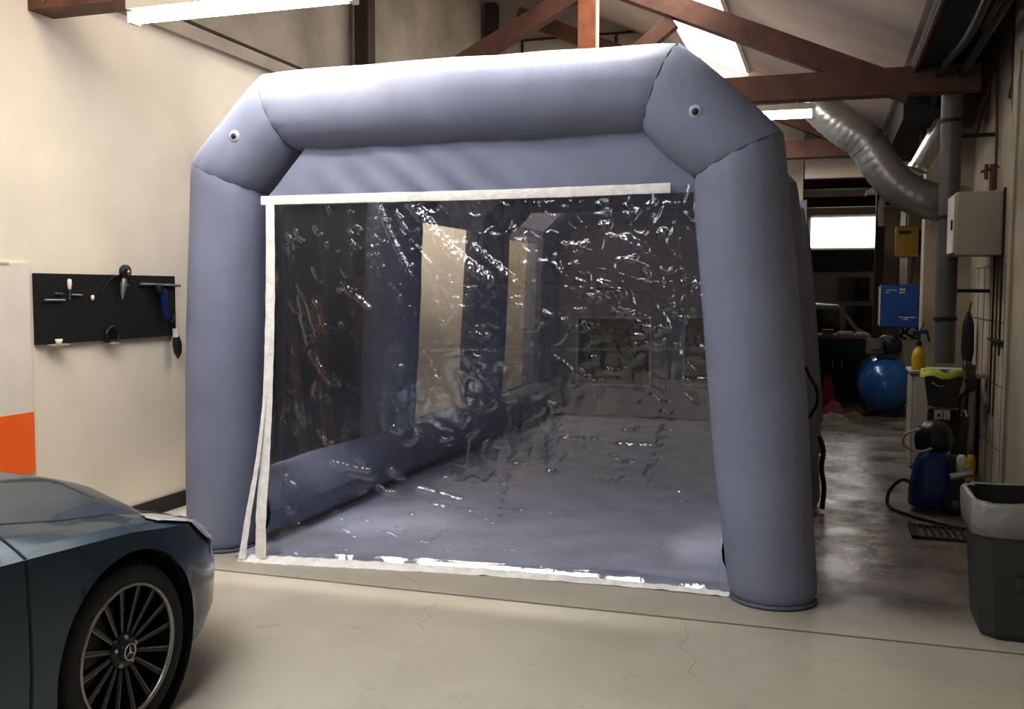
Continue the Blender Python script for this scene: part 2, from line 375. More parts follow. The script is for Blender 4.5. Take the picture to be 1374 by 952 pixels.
d2 = MB(); [d2.box(XL+.02,XL+.05+.012*(k%2),-1.6,2.9,.02+.14*k,.155+.14*k) for k in range(22)]  # unseen dark door, added to darken what the clear sheet reflects
d2.box(XL,XL+.09,-1.7,-1.6,0,3.2); d2.box(XL,XL+.09,2.9,3.0,0,3.2); d2.box(XL,XL+.12,-1.7,3.0,3.1,3.35)
struct(d2.build('added_reflection_door', mat('added_dark_door', (.02,.024,.022), .75)))
# ================================================================ the inflatable booth
R = .237
YA = 5.14
ARCH = [(-3.565,0.0),(-3.457,2.276),(-3.087,2.640),(-.845,2.638),(-.451,2.278),(-.232,0.0)]
booth = empty('inflatable_booth', (-1.95, 8.6, 0), 'large grey blue inflatable spray booth with clear vinyl front, filling the middle of the hall', 'paint booth')
def arch(yc, name, m, r=R, seg=36):
    P = [Vector((x,0,z)) for x,z in ARCH]; mb = MB(); n = len(P)
    dirs = [(P[i+1]-P[i]).normalized() for i in range(n-1)]
    miters = []
    for i in range(n):
        if i == 0: miters.append((Vector((-1,0,0)), 1))
        elif i == n-1: miters.append((Vector((1,0,0)), 1))
        else:
            a, b = dirs[i-1], dirs[i]; na = Vector((-a.z,0,a.x)); nb = Vector((-b.z,0,b.x)); mm = (na+nb).normalized(); miters.append((mm, 1/mm.dot(na)))
    for i in range(n-1):
        a, b = P[i], P[i+1]; (ma, ka), (mb_, kb) = miters[i], miters[i+1]
        rows = []; L = (b-a).length
        ts = [0,.01,.025,.05,.1,.18,.28,.4,.5,.6,.72,.82,.9,.95,.975,.99,1]
        for t in ts:
            c = a.lerp(b, t); row = []
            ea = 0 if i == 0 else 1; ebb = 0 if i == n-2 else 1
            d0 = t*L; d1 = (1-t)*L
            pinch = 1 - .035*math.exp(-d0/.03)*ea - .035*math.exp(-d1/.03)*ebb
            bulge = 1 + .03*math.sin(PI*t)
            foot = 1
            if i == 0: foot = 1 - .10*math.exp(-d0/.03)*1.5 - .08*(1-min(1,d0/1.0))
            if i == n-2: foot = 1 - .10*math.exp(-d1/.03)*1.5 - .04*(1-min(1,d1/1.0))
            m_ = ma*ka*(1-t) + mb_*kb*t
            for k in range(seg+1):
                th = 2*PI*k/seg
                q = c + (m_*math.cos(th) + Vector((0,1,0))*math.sin(th))*r*pinch*bulge*foot
                q = q + Vector((0,yc,0))
                w = noise.noise(Vector((q.x*3, q.y*3+yc, q.z*3)))*.008
                # pull wrinkles next to the mitre seams
                near = math.exp(-d0/.10)*ea + math.exp(-d1/.10)*ebb
                w += near*.006*math.sin(th*13+i)
                q += (m_.normalized()*math.cos(th)+Vector((0,1,0))*math.sin(th))*w
                if q.z < .002: q.z = .002
                row.append(q)
            rows.append(row)
        mb.grid(rows)
        if i == 0: mb.add(rows[0][:-1], [tuple(range(seg))])
        if i == n-2: mb.add(rows[-1][:-1], [tuple(range(seg))[::-1]])
    o = mb.build(name, m, booth)
    # seam tape lying along each mitre
    for i in range(1, n-1):
        mm, k = miters[i]; pts = []
        for j in range(seg+1):
            th = 2*PI*j/seg
            pts.append(P[i] + Vector((0,yc,0)) + (mm*k*math.cos(th) + Vector((0,1,0))*math.sin(th))*r*.966)
        s_ = MB().tube(pts, .0035, 6, caps=False); s_.build('seam', 'seam', o)
    return o
front = arch(YA, 'air_arch', 'fabric')
for y in (7.5, 9.85, 12.1): arch(y, 'air_arch', 'fabric', .235, 26)
# inlet valves on the two sloping shoulders of the front arch
for x, z in ((-3.272,2.478),(-.640,2.478)):
    c = Vector((x,4.905,z))
    v = MB().lathe([(.0,-.012),(.022,-.012),(.034,-.006),(.04,.004),(.04,.03)], c, 'Y', 24).build('valve', 'valve', booth)
    MB().lathe([(0,-.016),(.016,-.016),(.018,-.010)], c, 'Y', 18).build('valve_hole', 'black', v)
# low tubes along the ground on both sides
for x in (-3.46, -.30):
    rows = []
    for i in range(60):
        y = 5.2 + (12.0-5.2)*i/59; rr = .212 + .012*math.sin(y*2.3) - .02*math.exp(-abs(y-7.5)/.08) - .02*math.exp(-abs(y-9.85)/.08)
        rows.append([(x + rr*math.cos(2*PI*k/24), y, max(.004, .215 + rr*math.sin(2*PI*k/24) + .008*noise.noise((k*.6, y*2, 0)))) for k in range(25)])
    MB().grid(rows).build('base_tube', 'fabric', booth)
MB().box(-3.3,-.45,11.9,12.3,.02,.38).build('base_tube', 'fabric_in', booth)
def yfoot(x): return pl(x, [(-3.3,4.95),(-2.6,5.05),(-2.05,5.11),(-1.06,5.19),(-.4,5.16)])
rows = []
for i in range(90):
    row = []
    for j in range(51):
        x = -3.34 + 2.94*j/50; y = lerp(yfoot(x)-.02, 12.0, i/89)
        row.append((x, y, .006 + .012*max(0, noise.noise((x*1.7, y*1.7, 1)))))
    rows.append(row)
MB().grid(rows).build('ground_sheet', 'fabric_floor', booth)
# roof and side skins between the arches
def skin(x0, z0, x1, z1, y0, y1, m, name, bow=.03, n=14, k=8):
    rows = []
    for i in range(n+1):
        t = i/n; rows.append([Vector((lerp(x0,x1,s/k), lerp(y0,y1,t), lerp(z0,z1,s/k))) + Vector((0,0,0)) for s in range(k+1)])
    nx = (z1-z0); nz = -(x1-x0); L = math.hypot(nx,nz)
    for i, r in enumerate(rows):
        for s, p in enumerate(r):
            b = bow*math.sin(PI*i/n)*math.sin(PI*s/k) + .012*noise.noise(p*3)
            p.x += nx/L*b; p.z += nz/L*b
    return MB().grid(rows).build(name, m, booth)
bays = [(5.30,7.36),(7.64,9.70),(10.0,11.95)]
for (y0,y1) in bays:
    skin(-3.02,2.70,-.91,2.70,y0,y1,'fabric_in','roof_skin',-.02)
    skin(-3.43,2.32,-3.06,2.68,y0,y1,'fabric_in','shoulder_skin',0)
    skin(-.48,2.32,-.87,2.68,y0,y1,'fabric','shoulder_skin',0)
    skin(-.29,.35,-.45,2.34,y0,y1,'fabric','side_skin',-.02)
# left side: fabric border round a clear window in each bay
def leftside(y0, y1, wy0, wy1, wz0=.52, wz1=2.12):
    X = lambda z: lerp(-3.50,-3.43,z/2.3)
    def q(a,b,c,d,m,nm):
        P = [[(X(lerp(c,d,j/6)), lerp(a,b,i/8), lerp(c,d,j/6)) for j in range(7)] for i in range(9)]
        return MB().grid(P).build(nm, m, booth)
    q(y0,wy0,.35,2.34,'fabric_in','side_skin'); q(wy1,y1,.35,2.34,'fabric_in','side_skin')
    q(wy0,wy1,.35,wz0,'fabric_in','side_skin'); q(wy0,wy1,wz1,2.34,'fabric_in','side_skin')
    return q(wy0,wy1,wz0,wz1,'pvc2','side_window')
leftside(5.30,7.36,5.36,7.30,.40,2.30); leftside(7.64,9.70,7.90,9.62,.42,2.19); leftside(10.0,11.95,10.25,11.62,.45,2.16)
# rear wall with filter windows and a zipped doorway
yR = 12.0
P = [[Vector((lerp(-3.5,-.25,i/30), yR, lerp(.02,2.66,j/24))) for j in range(25)] for i in range(31)]
for r in P:
    for p in r: p.y += .035*noise.noise((p.x*2, p.z*2, 3))
rear = MB().grid(P).build('rear_wall', 'fabric_in', booth)
for x0,x1,z0,z1 in ((-2.98,-2.08,.42,1.24),(-1.64,-1.30,.46,1.26)):
    f_ = MB().box(x0,x1,yR-.07,yR-.045,z0,z1).build('filter_window', 'filter', rear)
    fb = MB()
    for a in ((x0-.03,x1+.03,z0-.03,z0),(x0-.03,x1+.03,z1,z1+.03),(x0-.03,x0,z0,z1),(x1,x1+.03,z0,z1)): fb.box(a[0],a[1],yR-.075,yR-.045,a[2],a[3])
    fb.build('filter_border', 'pale_patch', rear)
MB().tube(smooth_path([(-2.95,yR-.06,1.62),(-2.4,yR-.06,1.60),(-2.05,yR-.06,1.52),(-1.88,yR-.06,1.30),(-1.86,yR-.06,.9),(-1.86,yR-.06,.3)],8), .012, 6).build('door_zip', 'seam', rear)

# ---- front: valance, white strips, clear sheet
def yfront(x, z): return lerp(5.05, yfoot(x), (1-min(1,z/1.6))**1.5)      # the sheet kicks forward at its foot
rows = []
for i in range(121):
    u = i/120; row = []
    for j in range(21):
        v = j/20; z = lerp(2.10, 2.46, v); xl = lerp(-3.20, -2.86, v); xr = lerp(-.60, -.90, v); x = lerp(xl, xr, u)
        wv = .010*noise.noise((x*5+z*5, z*2, 0)) + .012*math.exp(-((x+2.1)/.7)**2)*math.sin((x*1.0+z*1.2)*24)*(1-v)
        row.append((x, 5.06+wv, z))
    rows.append(row)
MB().grid(rows).build('valance', 'fabric', booth)
CREASES = [([(-2.23, 2.071), (-2.092, 1.916), (-1.95, 1.775), (-1.772, 1.648)], 0.0244, 1.0), ([(-1.858, 1.827), (-1.741, 1.737), (-1.618, 1.644)], 0.0163, 1), ([(-2.432, 2.08), (-2.373, 1.937), (-2.296, 1.794), (-2.237, 1.681)], 0.0122, 0.9), ([(-2.326, 2.036), (-2.281, 1.969), (-2.231, 1.877), (-2.119, 1.739)], 0.0102, 0.8), ([(-2.78, 2.139), (-2.729, 2.015)], 0.0081, 0.9), ([(-2.503, 1.939), (-2.48, 1.791), (-2.421, 1.669)], 0.0081, 0.7), ([(-2.638, 1.593), (-2.576, 1.559), (-2.497, 1.495)], 0.0142, 1), ([(-2.679, 1.729), (-2.609, 1.631)], 0.0081, 0.7), ([(-2.948, 1.553), (-2.926, 1.418), (-2.888, 1.275)], 0.0102, 0.8), ([(-2.895, 1.514), (-2.862, 1.419), (-2.829, 1.311)], 0.0102, 0.8), ([(-2.869, 1.223), (-2.821, 1.15), (-2.768, 1.095), (-2.711, 1.049)], 0.0163, 0.7), ([(-2.365, 1.631), (-2.297, 1.552), (-2.215, 1.473)], 0.0081, 0.8), ([(-2.216, 1.309), (-2.139, 1.198), (-2.081, 1.082)], 0.0163, 0.6), ([(-2.349, 1.307), (-2.308, 1.265)], 0.0081, 0.7), ([(-2.735, 0.584), (-2.609, 0.561), (-2.514, 0.55)], 0.0102, 1), ([(-2.648, 0.533), (-2.476, 0.5)], 0.0081, 0.9), ([(-2.206, 0.461), (-2.073, 0.432), (-1.947, 0.402)], 0.0102, 1), ([(-2.147, 0.375), (-2.006, 0.343)], 0.0122, 1), ([(-1.988, 0.353), (-1.801, 0.32)], 0.0102, 0.8), ([(-2.7, 0.199), (-2.599, 0.149)], 0.0102, 1), ([(-2.427, 0.194), (-2.328, 0.159)], 0.0081, 0.9), ([(-2.244, 0.157), (-2.102, 0.122)], 0.0089, 0.9), ([(-2.074, 0.103), (-2.006, 0.096)], 0.0081, 0.8), ([(-1.745, 0.783), (-1.675, 0.72)], 0.0122, 0.8), ([(-2.385, 0.828), (-2.287, 0.777)], 0.0122, 0.8), ([(-2.822, 1.071), (-2.848, 0.939)], 0.0203, 0.5), ([(-3.021, 0.977), (-3.049, 0.754)], 0.0203, 0.5), ([(-1.429, 0.795), (-1.295, 0.785), (-1.152, 0.789)], 0.0089, 0.9), ([(-1.043, 0.766), (-0.951, 0.763), (-0.845, 0.765)], 0.0122, 0.9), ([(-1.07, 0.649), (-0.95, 0.676)], 0.0163, 0.5), ([(-1.049, 0.579), (-0.989, 0.574)], 0.0102, 0.7), ([(-1.143, 1.632), (-1.099, 1.616), (-1.035, 1.585)], 0.0163, 1), ([(-1.216, 1.612), (-1.087, 1.55)], 0.0081, 0.8), ([(-1.491, 1.488), (-1.39, 1.457)], 0.0102, 1), ([(-1.37, 1.449), (-1.271, 1.391)], 0.0114, 1), ([(-1.251, 1.411), (-1.222, 1.415)], 0.0122, 0.8), ([(-0.955, 1.477), (-0.873, 1.451)], 0.0081, 0.8), ([(-0.849, 1.393), (-0.783, 1.421)], 0.0102, 0.8), ([(-0.989, 1.36), (-0.907, 1.361)], 0.0081, 1), ([(-1.443, 1.267), (-1.36, 1.217), (-1.269, 1.14)], 0.0081, 0.9), ([(-1.269, 1.164), (-1.195, 1.114), (-1.147, 1.108)], 0.0122, 0.8), ([(-0.733, 1.133), (-0.664, 1.127), (-0.589, 1.141)], 0.0081, 1), ([(-1.196, 1.249), (-1.176, 1.218)], 0.0122, 0.8), ([(-1.434, 1.759), (-1.322, 1.66)], 0.0163, 0.5), ([(-1.285, 1.656), (-1.22, 1.632)], 0.0081, 0.8), ([(-0.721, 1.636), (-0.699, 1.644)], 0.0122, 0.8), ([(-1.011, 1.868), (-0.963, 1.837), (-0.916, 1.813)], 0.0163, 0.8), ([(-0.855, 1.881), (-0.79, 1.903)], 0.0163, 0.7), ([(-1.162, 1.929), (-1.082, 1.947)], 0.0163, 0.6), ([(-1.012, 2.003), (-0.965, 1.964)], 0.0163, 0.7), ([(-1.506, 2.073), (-1.481, 2.041)], 0.0163, 0.8), ([(-1.171, 2.065), (-1.131, 2.025)], 0.0163, 0.7), ([(-1.648, 1.937), (-1.623, 1.909)], 0.0163, 0.8), ([(-1.58, 1.748), (-1.554, 1.724)], 0.0163, 0.8), ([(-0.728, 1.31), (-0.763, 1.306)], 0.0122, 0.7), ([(-3.081, 1.661), (-2.273, 1.652), (-1.571, 1.644), (-0.653, 1.636)], 0.0049, 0.35), ([(-3.087, 1.231), (-2.184, 1.268), (-1.319, 1.286), (-0.61, 1.309)], 0.0049, 0.35), ([(-1.612, 1.272), (-1.485, 1.267), (-1.423, 1.244)], 0.0081, 0.8), ([(-2.736, 0.071), (-2.614, 0.064)], 0.0081, 0.8), ([(-2.982, 0.221), (-2.907, 0.2)], 0.0102, 0.7), ([(-1.827, 0.133), (-1.566, 0.122)], 0.0081, 0.8), ([(-1.916, 0.155), (-1.827, 0.15)], 0.0081, 0.8), ([(-1.567, 0.628), (-1.653, 0.627)], 0.0122, 0.6), ([(-2.182, 1.781), (-2.093, 1.553)], 0.0122, 0.5), ([(-2.607, 0.862), (-2.681, 0.64)], 0.0244, 0.3), ([(-1.358, 0.916), (-1.44, 0.627)], 0.0244, 0.3), ([(-0.758, 0.942), (-0.947, 0.378)], 0.0325, 0.3), ([(-1.653, 0.573), (-1.739, 0.191)], 0.0244, 0.3), ([(-0.923, 1.713), (-0.883, 1.667)], 0.0163, 0.6)]
rc = random.Random(11)
for k in range(170):       # small crumples all over the folded sheet
    x = rc.uniform(-3.08,-.62); z = rc.choice([rc.uniform(1.3,2.05), rc.uniform(.1,2.0)]); L_ = rc.uniform(.012,.06); a_ = rc.choice([rc.uniform(-.9,-.1), rc.uniform(-.4,.3)])
    if x < -2.6: a_ = rc.uniform(-1.3,-.6)
    c_ = [(x,z),(x+L_*math.cos(a_), z+L_*math.sin(a_)),(x+1.8*L_*math.cos(a_+.3), z+1.8*L_*math.sin(a_+.3))]
    CREASES.append((c_, rc.uniform(.005,.011), rc.uniform(.7,1.05)))
X0, X1, Z0, Z1, STP = -3.15, -.50, .02, 2.14, .006
nx = int((X1-X0)/STP)+1; nz = int((Z1-Z0)/STP)+1
H = [[0.0]*nz for _ in range(nx)]
for pts, w, a in CREASES:
    w = max(w*1.25, .009)
    for seg_i, ((ax,az),(bx,bz)) in enumerate(zip(pts, pts[1:])):
        dx, dz = bx-ax, bz-az; L2 = dx*dx+dz*dz
        for i in range(max(0,int((min(ax,bx)-3*w-X0)/STP)), min(nx,int((max(ax,bx)+3*w-X0)/STP)+2)):
            x = X0+i*STP
            for j in range(max(0,int((min(az,bz)-3*w-Z0)/STP)), min(nz,int((max(az,bz)+3*w-Z0)/STP)+2)):
                z = Z0+j*STP
                t = max(0,min(1,((x-ax)*dx+(z-az)*dz)/L2)); d = math.hypot(x-ax-dx*t, z-az-dz*t)
                # a crease facing up catches the lamps overhead
                hgt = a*w*(.62+.75*max(0,1.05-z))*math.exp(-(d/w)**2)*min(1,(.15+4*t*(1-t)) if len(pts) < 3 else 1)*(.75+.6*noise.noise((x*45, z*45, 5)))
                if hgt > H[i][j]: H[i][j] = hgt
rows = []
for i in range(nx):
    x = X0+i*STP; row = []
    for j in range(nz):
        z = Z0+j*STP
        y = yfront(x, z)
        y += .008*noise.noise((x*1.3+z*1.1, z*1.1-x*.3, 2)) + .0022*noise.noise((x*5+z*4, z*3, 7)) + .0007*noise.noise((x*14, z*14, 9))
        y += .003*abs(noise.noise((x*9, z*6+x*3, 12)))*(1 if x > -2.2 else .6)
        mk = min(1, max(0, (x+2.9)/1.0))*min(1, max(0, (z-.2)/.6))
        rn = abs(noise.noise((x*9+z*5, z*8-x*2, 21)))
        y -= .0030*max(0, 1-rn*7)*mk*(.5+noise.noise((x*2.3,z*2.3,33)))
        y -= H[i][j]
        row.append((x, y, z))
    rows.append(row)
MB().grid(rows).build('clear_sheet', 'pvc', booth)
# white strip over the sheet
def strip(pts, wd, m, name, nrm=(0,-1,0), n=10, wob=.003, th=.004):
    P = smooth_path(pts, n); nr = Vector(nrm); a = []; b = []
    for i, p in enumerate(P):
        d = (P[min(i+1,len(P)-1)]-P[max(i-1,0)]).normalized(); s_ = d.cross(nr).normalized()
        w_ = (wd if not isinstance(wd, (list,tuple)) else lerp(wd[0],wd[1],i/(len(P)-1)))/2 * (1+.12*noise.noise((i*.5,0,1)))
        o_ = nr*(wob*noise.noise((i*.7,3,1)))
        a.append([p - s_*w_ + o_, p + o_ + nr*th, p + s_*w_ + o_])
    return MB().grid(a).build(name, m, booth)
strip([(-3.175,5.015,2.118),(-2.4,5.012,2.116),(-1.6,5.012,2.114),(-.775,5.015,2.122)], .052, 'zip', 'webbing_strip')
strip([(-3.105,5.00,2.10),(-3.105,4.99,1.6),(-3.11,4.965,1.1),(-3.12,4.93,.60),(-3.13,4.90,.30),(-3.13,4.885,.02)], (.058,.072), 'zip', 'zip_strip')
strip([(-3.125,4.955,1.0),(-3.155,4.91,.60),(-3.20,4.88,.30),(-3.235,4.865,.06),(-3.24,4.86,.012)], (.02,.055), 'zip', 'zip_strip')
strip([(-3.27,4.88,.012),(-3.1,4.885,.012),(-2.8,4.93,.014),(-2.4,4.985,.014),(-1.9,5.05,.014),(-1.4,5.08,.014),(-.9,5.10,.014),(-.45,5.09,.014)], (.09,.035), 'zip', 'hem_strip', (0,-.45,.9), 10, .012)
strip([(-3.20,4.93,.02),(-2.4,5.03,.03),(-1.4,5.12,.03),(-.45,5.12,.03)], .06, 'pvc', 'hem_sheet', (0,-.8,.6), 12, .02)
# dark edge piping round the foot of the legs
for sx in (-3.565,-.232):
    pts = [(sx+.215*math.cos(a), YA+.215*math.sin(a), .012) for a in [PI+PI*k/24 for k in range(25)]]
    MB().tube(pts, .012, 6).build('foot_piping', 'seam', booth)
# tie straps on the right flank
MB().tube(smooth_path([(-.135,7.26,1.05),(-.10,7.24,.98),(-.055,7.22,.90),(-.05,7.22,.80),(-.085,7.24,.72),(-.12,7.26,.66),(-.115,7.26,.58)],6), .012, 6).build('tie_strap', 'black', booth)
MB().tube(smooth_path([(-.03,7.3,.55),(.0,7.28,.45),(-.01,7.28,.32),(.01,7.3,.18),(.0,7.3,.02)],6), .018, 6).build('tie_strap', 'black', booth)

# ================================================================ the car
CX, YW, ZW = -3.19, 2.79, .312
HW = .885
car = empty('car', (CX, 1.4, 0), 'dark blue hatchback car parked nose towards the booth at the left, multi-spoke black wheel', 'car')
zs = lambda y: pl(y, [(-.5,.80),(2.0,.79),(2.3,.772),(2.8,.742),(3.15,.69),(3.40,.62),(3.7,.54)])
zh = lambda y: pl(y, [(-.5,.90),(2.0,.90),(2.35,.86),(2.65,.805),(2.92,.77),(3.2,.70),(3.35,.65),(3.5,.60),(3.75,.53)])
zc = lambda y: pl(y, [(-.5,.95),(1.9,1.0),(2.3,.975),(2.65,.935),(2.95,.89),(3.15,.825),(3.3,.76),(3.45,.675),(3.6,.60)])
LV = [ (lambda y:.17,.80,3.66),(lambda y:.20,.86,3.76),(lambda y:.28,.88,3.82),(lambda y:.42,.888,3.83),(lambda y:.55,.888,3.79),
       (lambda y:zs(y),.880,3.66),(lambda y:zs(y)+.022,.848,3.62),(lambda y:lerp(zs(y),zh(y),.55)+.008,.785,3.54),(zh,.70,3.42)]
Y0F, Y0R, TAIL = 2.90, .10, -.52
SNAP = True
def body(s, v, side=1):
    v = max(0, min(len(LV)-1, v)); i = min(int(v), len(LV)-2); t = v-i
    def pt(l):
        zf, W, F = l
        if s <= 1:
            a = s*PI/2; x = W*math.sin(a)**(2/2.25); y = Y0F+(F-Y0F)*max(0,math.cos(a))**(2/2.25)
        elif s <= 2: x = W; y = lerp(Y0F, Y0R, s-1)
        else:
            a = (3-s)*PI/2; T = TAIL-(F-3.76); x = W*math.sin(a)**(2/3); y = Y0R-(Y0R-T)*max(0,math.cos(a))**(2/3)
        return Vector((x, y, zf(y)))
    p = pt(LV[i]).lerp(pt(LV[i+1]), t)
    for yw in (YW, YW-2.70):
        if SNAP and p.x > .6 and s > .3:
            dy, dz = p.y-yw, p.z-ZW; d = math.hypot(dy, dz)
            if d < .362:
                if d < 1e-4: dy, dz, d = 0, 1, 1
                k = .362/d; p.y = yw+dy*k; p.z = ZW+dz*k
                if p.z < .17: p.z = .17
    return Vector((CX+side*p.x, p.y, p.z))
ss = [i/40 for i in range(40)] + [1+i/130 for i in range(130)] + [2+i/24 for i in range(25)]
vs = [i/5 for i in range(5*(len(LV)-1)+1)]
mb = MB()
def inside(s, v):
    global SNAP
    SNAP = False; p = body(s, v); SNAP = True
    return s > .3 and p.x-CX > .6 and any(math.hypot(p.y-yw, p.z-ZW) < .362 for yw in (YW, YW-2.70))
ins = [[inside(s, v) for v in vs] for s in ss]
for side in (1,-1):
    m_ = len(vs)
    for j0, j1 in ((0,25),(25,m_-1)):
      mb.add([body(s, v, side) for s in ss for v in vs], [(i*m_+j, i*m_+j+1, (i+1)*m_+j+1, (i+1)*m_+j) for i in range(len(ss)-1) for j in range(j0,j1) if not (ins[i][j] and ins[i][j+1] and ins[i+1][j] and ins[i+1][j+1])], True)
# bonnet and tail surface between the two upper edges
rows = []
for s in ss:
    e = body(s, len(LV)-1, 1); hw = max(.0005, e.x-CX); row = []
    cz = max(0.0, zc(e.y)-e.z) if e.y > 1 else .05
    cz *= min(1, hw/.35)
    for j in range(21):
        f_ = -1+2*j/20
        bulge = .012*math.exp(-((abs(f_)-.55)/.10)**2)*min(1,hw/.5)
        row.append((CX+f_*hw, e.y, e.z + cz*(1-abs(f_)**2.6) + bulge))
    rows.append(row)
mb.grid(rows)
shell = mb.build('body_shell', 'paint', car)
MB().box(CX-.60, CX+.60, TAIL+.25, 3.2, .15, .19).build('underbody', 'black', car)
for side in (1,-1):
    for yw in (YW, YW-2.70):
        MB().lathe([(.366,-.012),(.366,-.30),(.0,-.30)] if side>0 else [(.366,.012),(.366,.30),(0,.30)], (CX+side*.875, yw, ZW), 'X', 40).build('wheel_arch_liner', 'black', car)
def patch(s0, s1, v0, v1, m, name, off=.003, ns=30, nv=10, sides=(1,-1), par=None):
    for side in sides:
        rows = []
        for i in range(ns+1):
            s = lerp(s0, s1, i/ns); r = []
            for j in range(nv+1):
                v = lerp(v0, v1, j/nv); p = body(s, v, side); e = .01
                du = body(s+e, v, side)-body(s-e if s > e else 0, v, side); dv = body(s, min(v+e*5, 8), side)-body(s, max(0, v-e*5), side)
                n_ = du.cross(dv); n_ = n_.normalized() if n_.length > 1e-9 else Vector((side,0,0))
                if n_.dot(p-Vector((CX,1.5,.4))) < 0: n_ = -n_
                r.append(p + n_*off)
            rows.append(r)
        o = MB().grid(rows).build(name, m, par or car)
    return o
# headlamp wraps the corner
def headlamp(side):
    rows = []
    for i in range(25):
        s = lerp(.40, .96, i/24); k = i/24; r = []
        v0 = lerp(3.7, 6.0, max(0,min(1,(s-.60)/.34))); v1 = lerp(7.6, 7.8, k) - 1.0*max(0,k-.85)/.15
        if k < .12: v0 += (0.12-k)*6
        for j in range(9):
            p = body(s, lerp(v0, v1, j/8), side); r.append(p + Vector((side*.008,.006,.004)))
        rows.append(r)
    h = MB().grid(rows).build('headlamp', 'lamp', car)
    rr = [[body(lerp(.5,.84,i/16), lerp(5.6,5.9,j/2)+.5*i/16, side)+Vector((side*.012,.009,.007)) for j in range(3)] for i in range(17)]
    MB().grid(rr).build('light_strip', 'chrome', h)
headlamp(1); headlamp(-1)
patch(0, .34, 3.9, 6.2, 'black', 'grille', .006)
patch(0, .30, 1.2, 2.8, 'black', 'lower_intake', .004); patch(.40, .52, 1.4, 3.0, 'gap', 'side_intake', .004)
# panel gaps
patch(.10, 1.42, 7.93, 8.0, 'gap', 'bonnet_gap', .002, 80, 2)
patch(1.205, 1.2085, 1.2, 8, 'gap', 'door_gap', .002, 2, 40)
patch(1.645, 1.6485, 1.2, 8, 'gap', 'door_gap', .002, 2, 40)
patch(.66, .673, 3.6, 5.0, 'steelm', 'bumper_seam', .003, 2, 12)
# greenhouse: pillars, roof, glass
for side in (1,):
    st = [(2.05,.93,.66,.0),(1.2,1.36,.56,1),(.5,1.42,.57,1),(-.1,1.36,.54,1),(-.45,.96,.62,0)]
    belt = lambda y: zh(y)-.01
    rows = [[(CX+f_*w_, y, z-.035*f_*f_) for f_ in [-1+k/8 for k in range(17)]] for y,z,w_,_ in st]
    MB().grid(rows[1:4]).build('roof_panel', 'paint', car)
    MB().grid(rows[0:2]).build('windscreen', 'glass', car); MB().grid(rows[3:5]).build('rear_window', 'glass', car)
for side in (1,-1):
    low = [(2.05,.70),(1.2,.72),(.5,.72),(-.1,.70),(-.45,.64)]
    rows = [[(CX+side*lw, y, .90),(CX+side*st[i][2], st[i][0], st[i][1]-.035)] for i,(y,lw) in enumerate(low)]
    MB().grid(rows).build('side_window', 'glass', car)
    for i in range(4):
        MB().bar((CX+side*(st[i][2]+.004), st[i][0], st[i][1]-.032),(CX+side*(st[i+1][2]+.004), st[i+1][0], st[i+1][1]-.032), .05,.03).build('roof_rail','paint',car)
    MB().bar((CX+side*.72,1.1,.90),(CX+side*.575,1.0,1.34),.03,.07).build('pillar','black',car)
    mr_ = MB().lathe([(0,-.05),(.05,-.045),(.085,-.02),(.09,.02),(.06,.05),(0,.055)], (CX+side*.99, 1.78, .985), 'Y', 20).build('door_mirror','paint',car)
    MB().bar((CX+side*.80,1.76,.94),(CX+side*.95,1.78,.97),.03,.04).build('mirror_arm','black',mr_)
MB().box(CX-.62, CX+.62, 2.02, 2.16, .935, .95).build('scuttle', 'black', car)

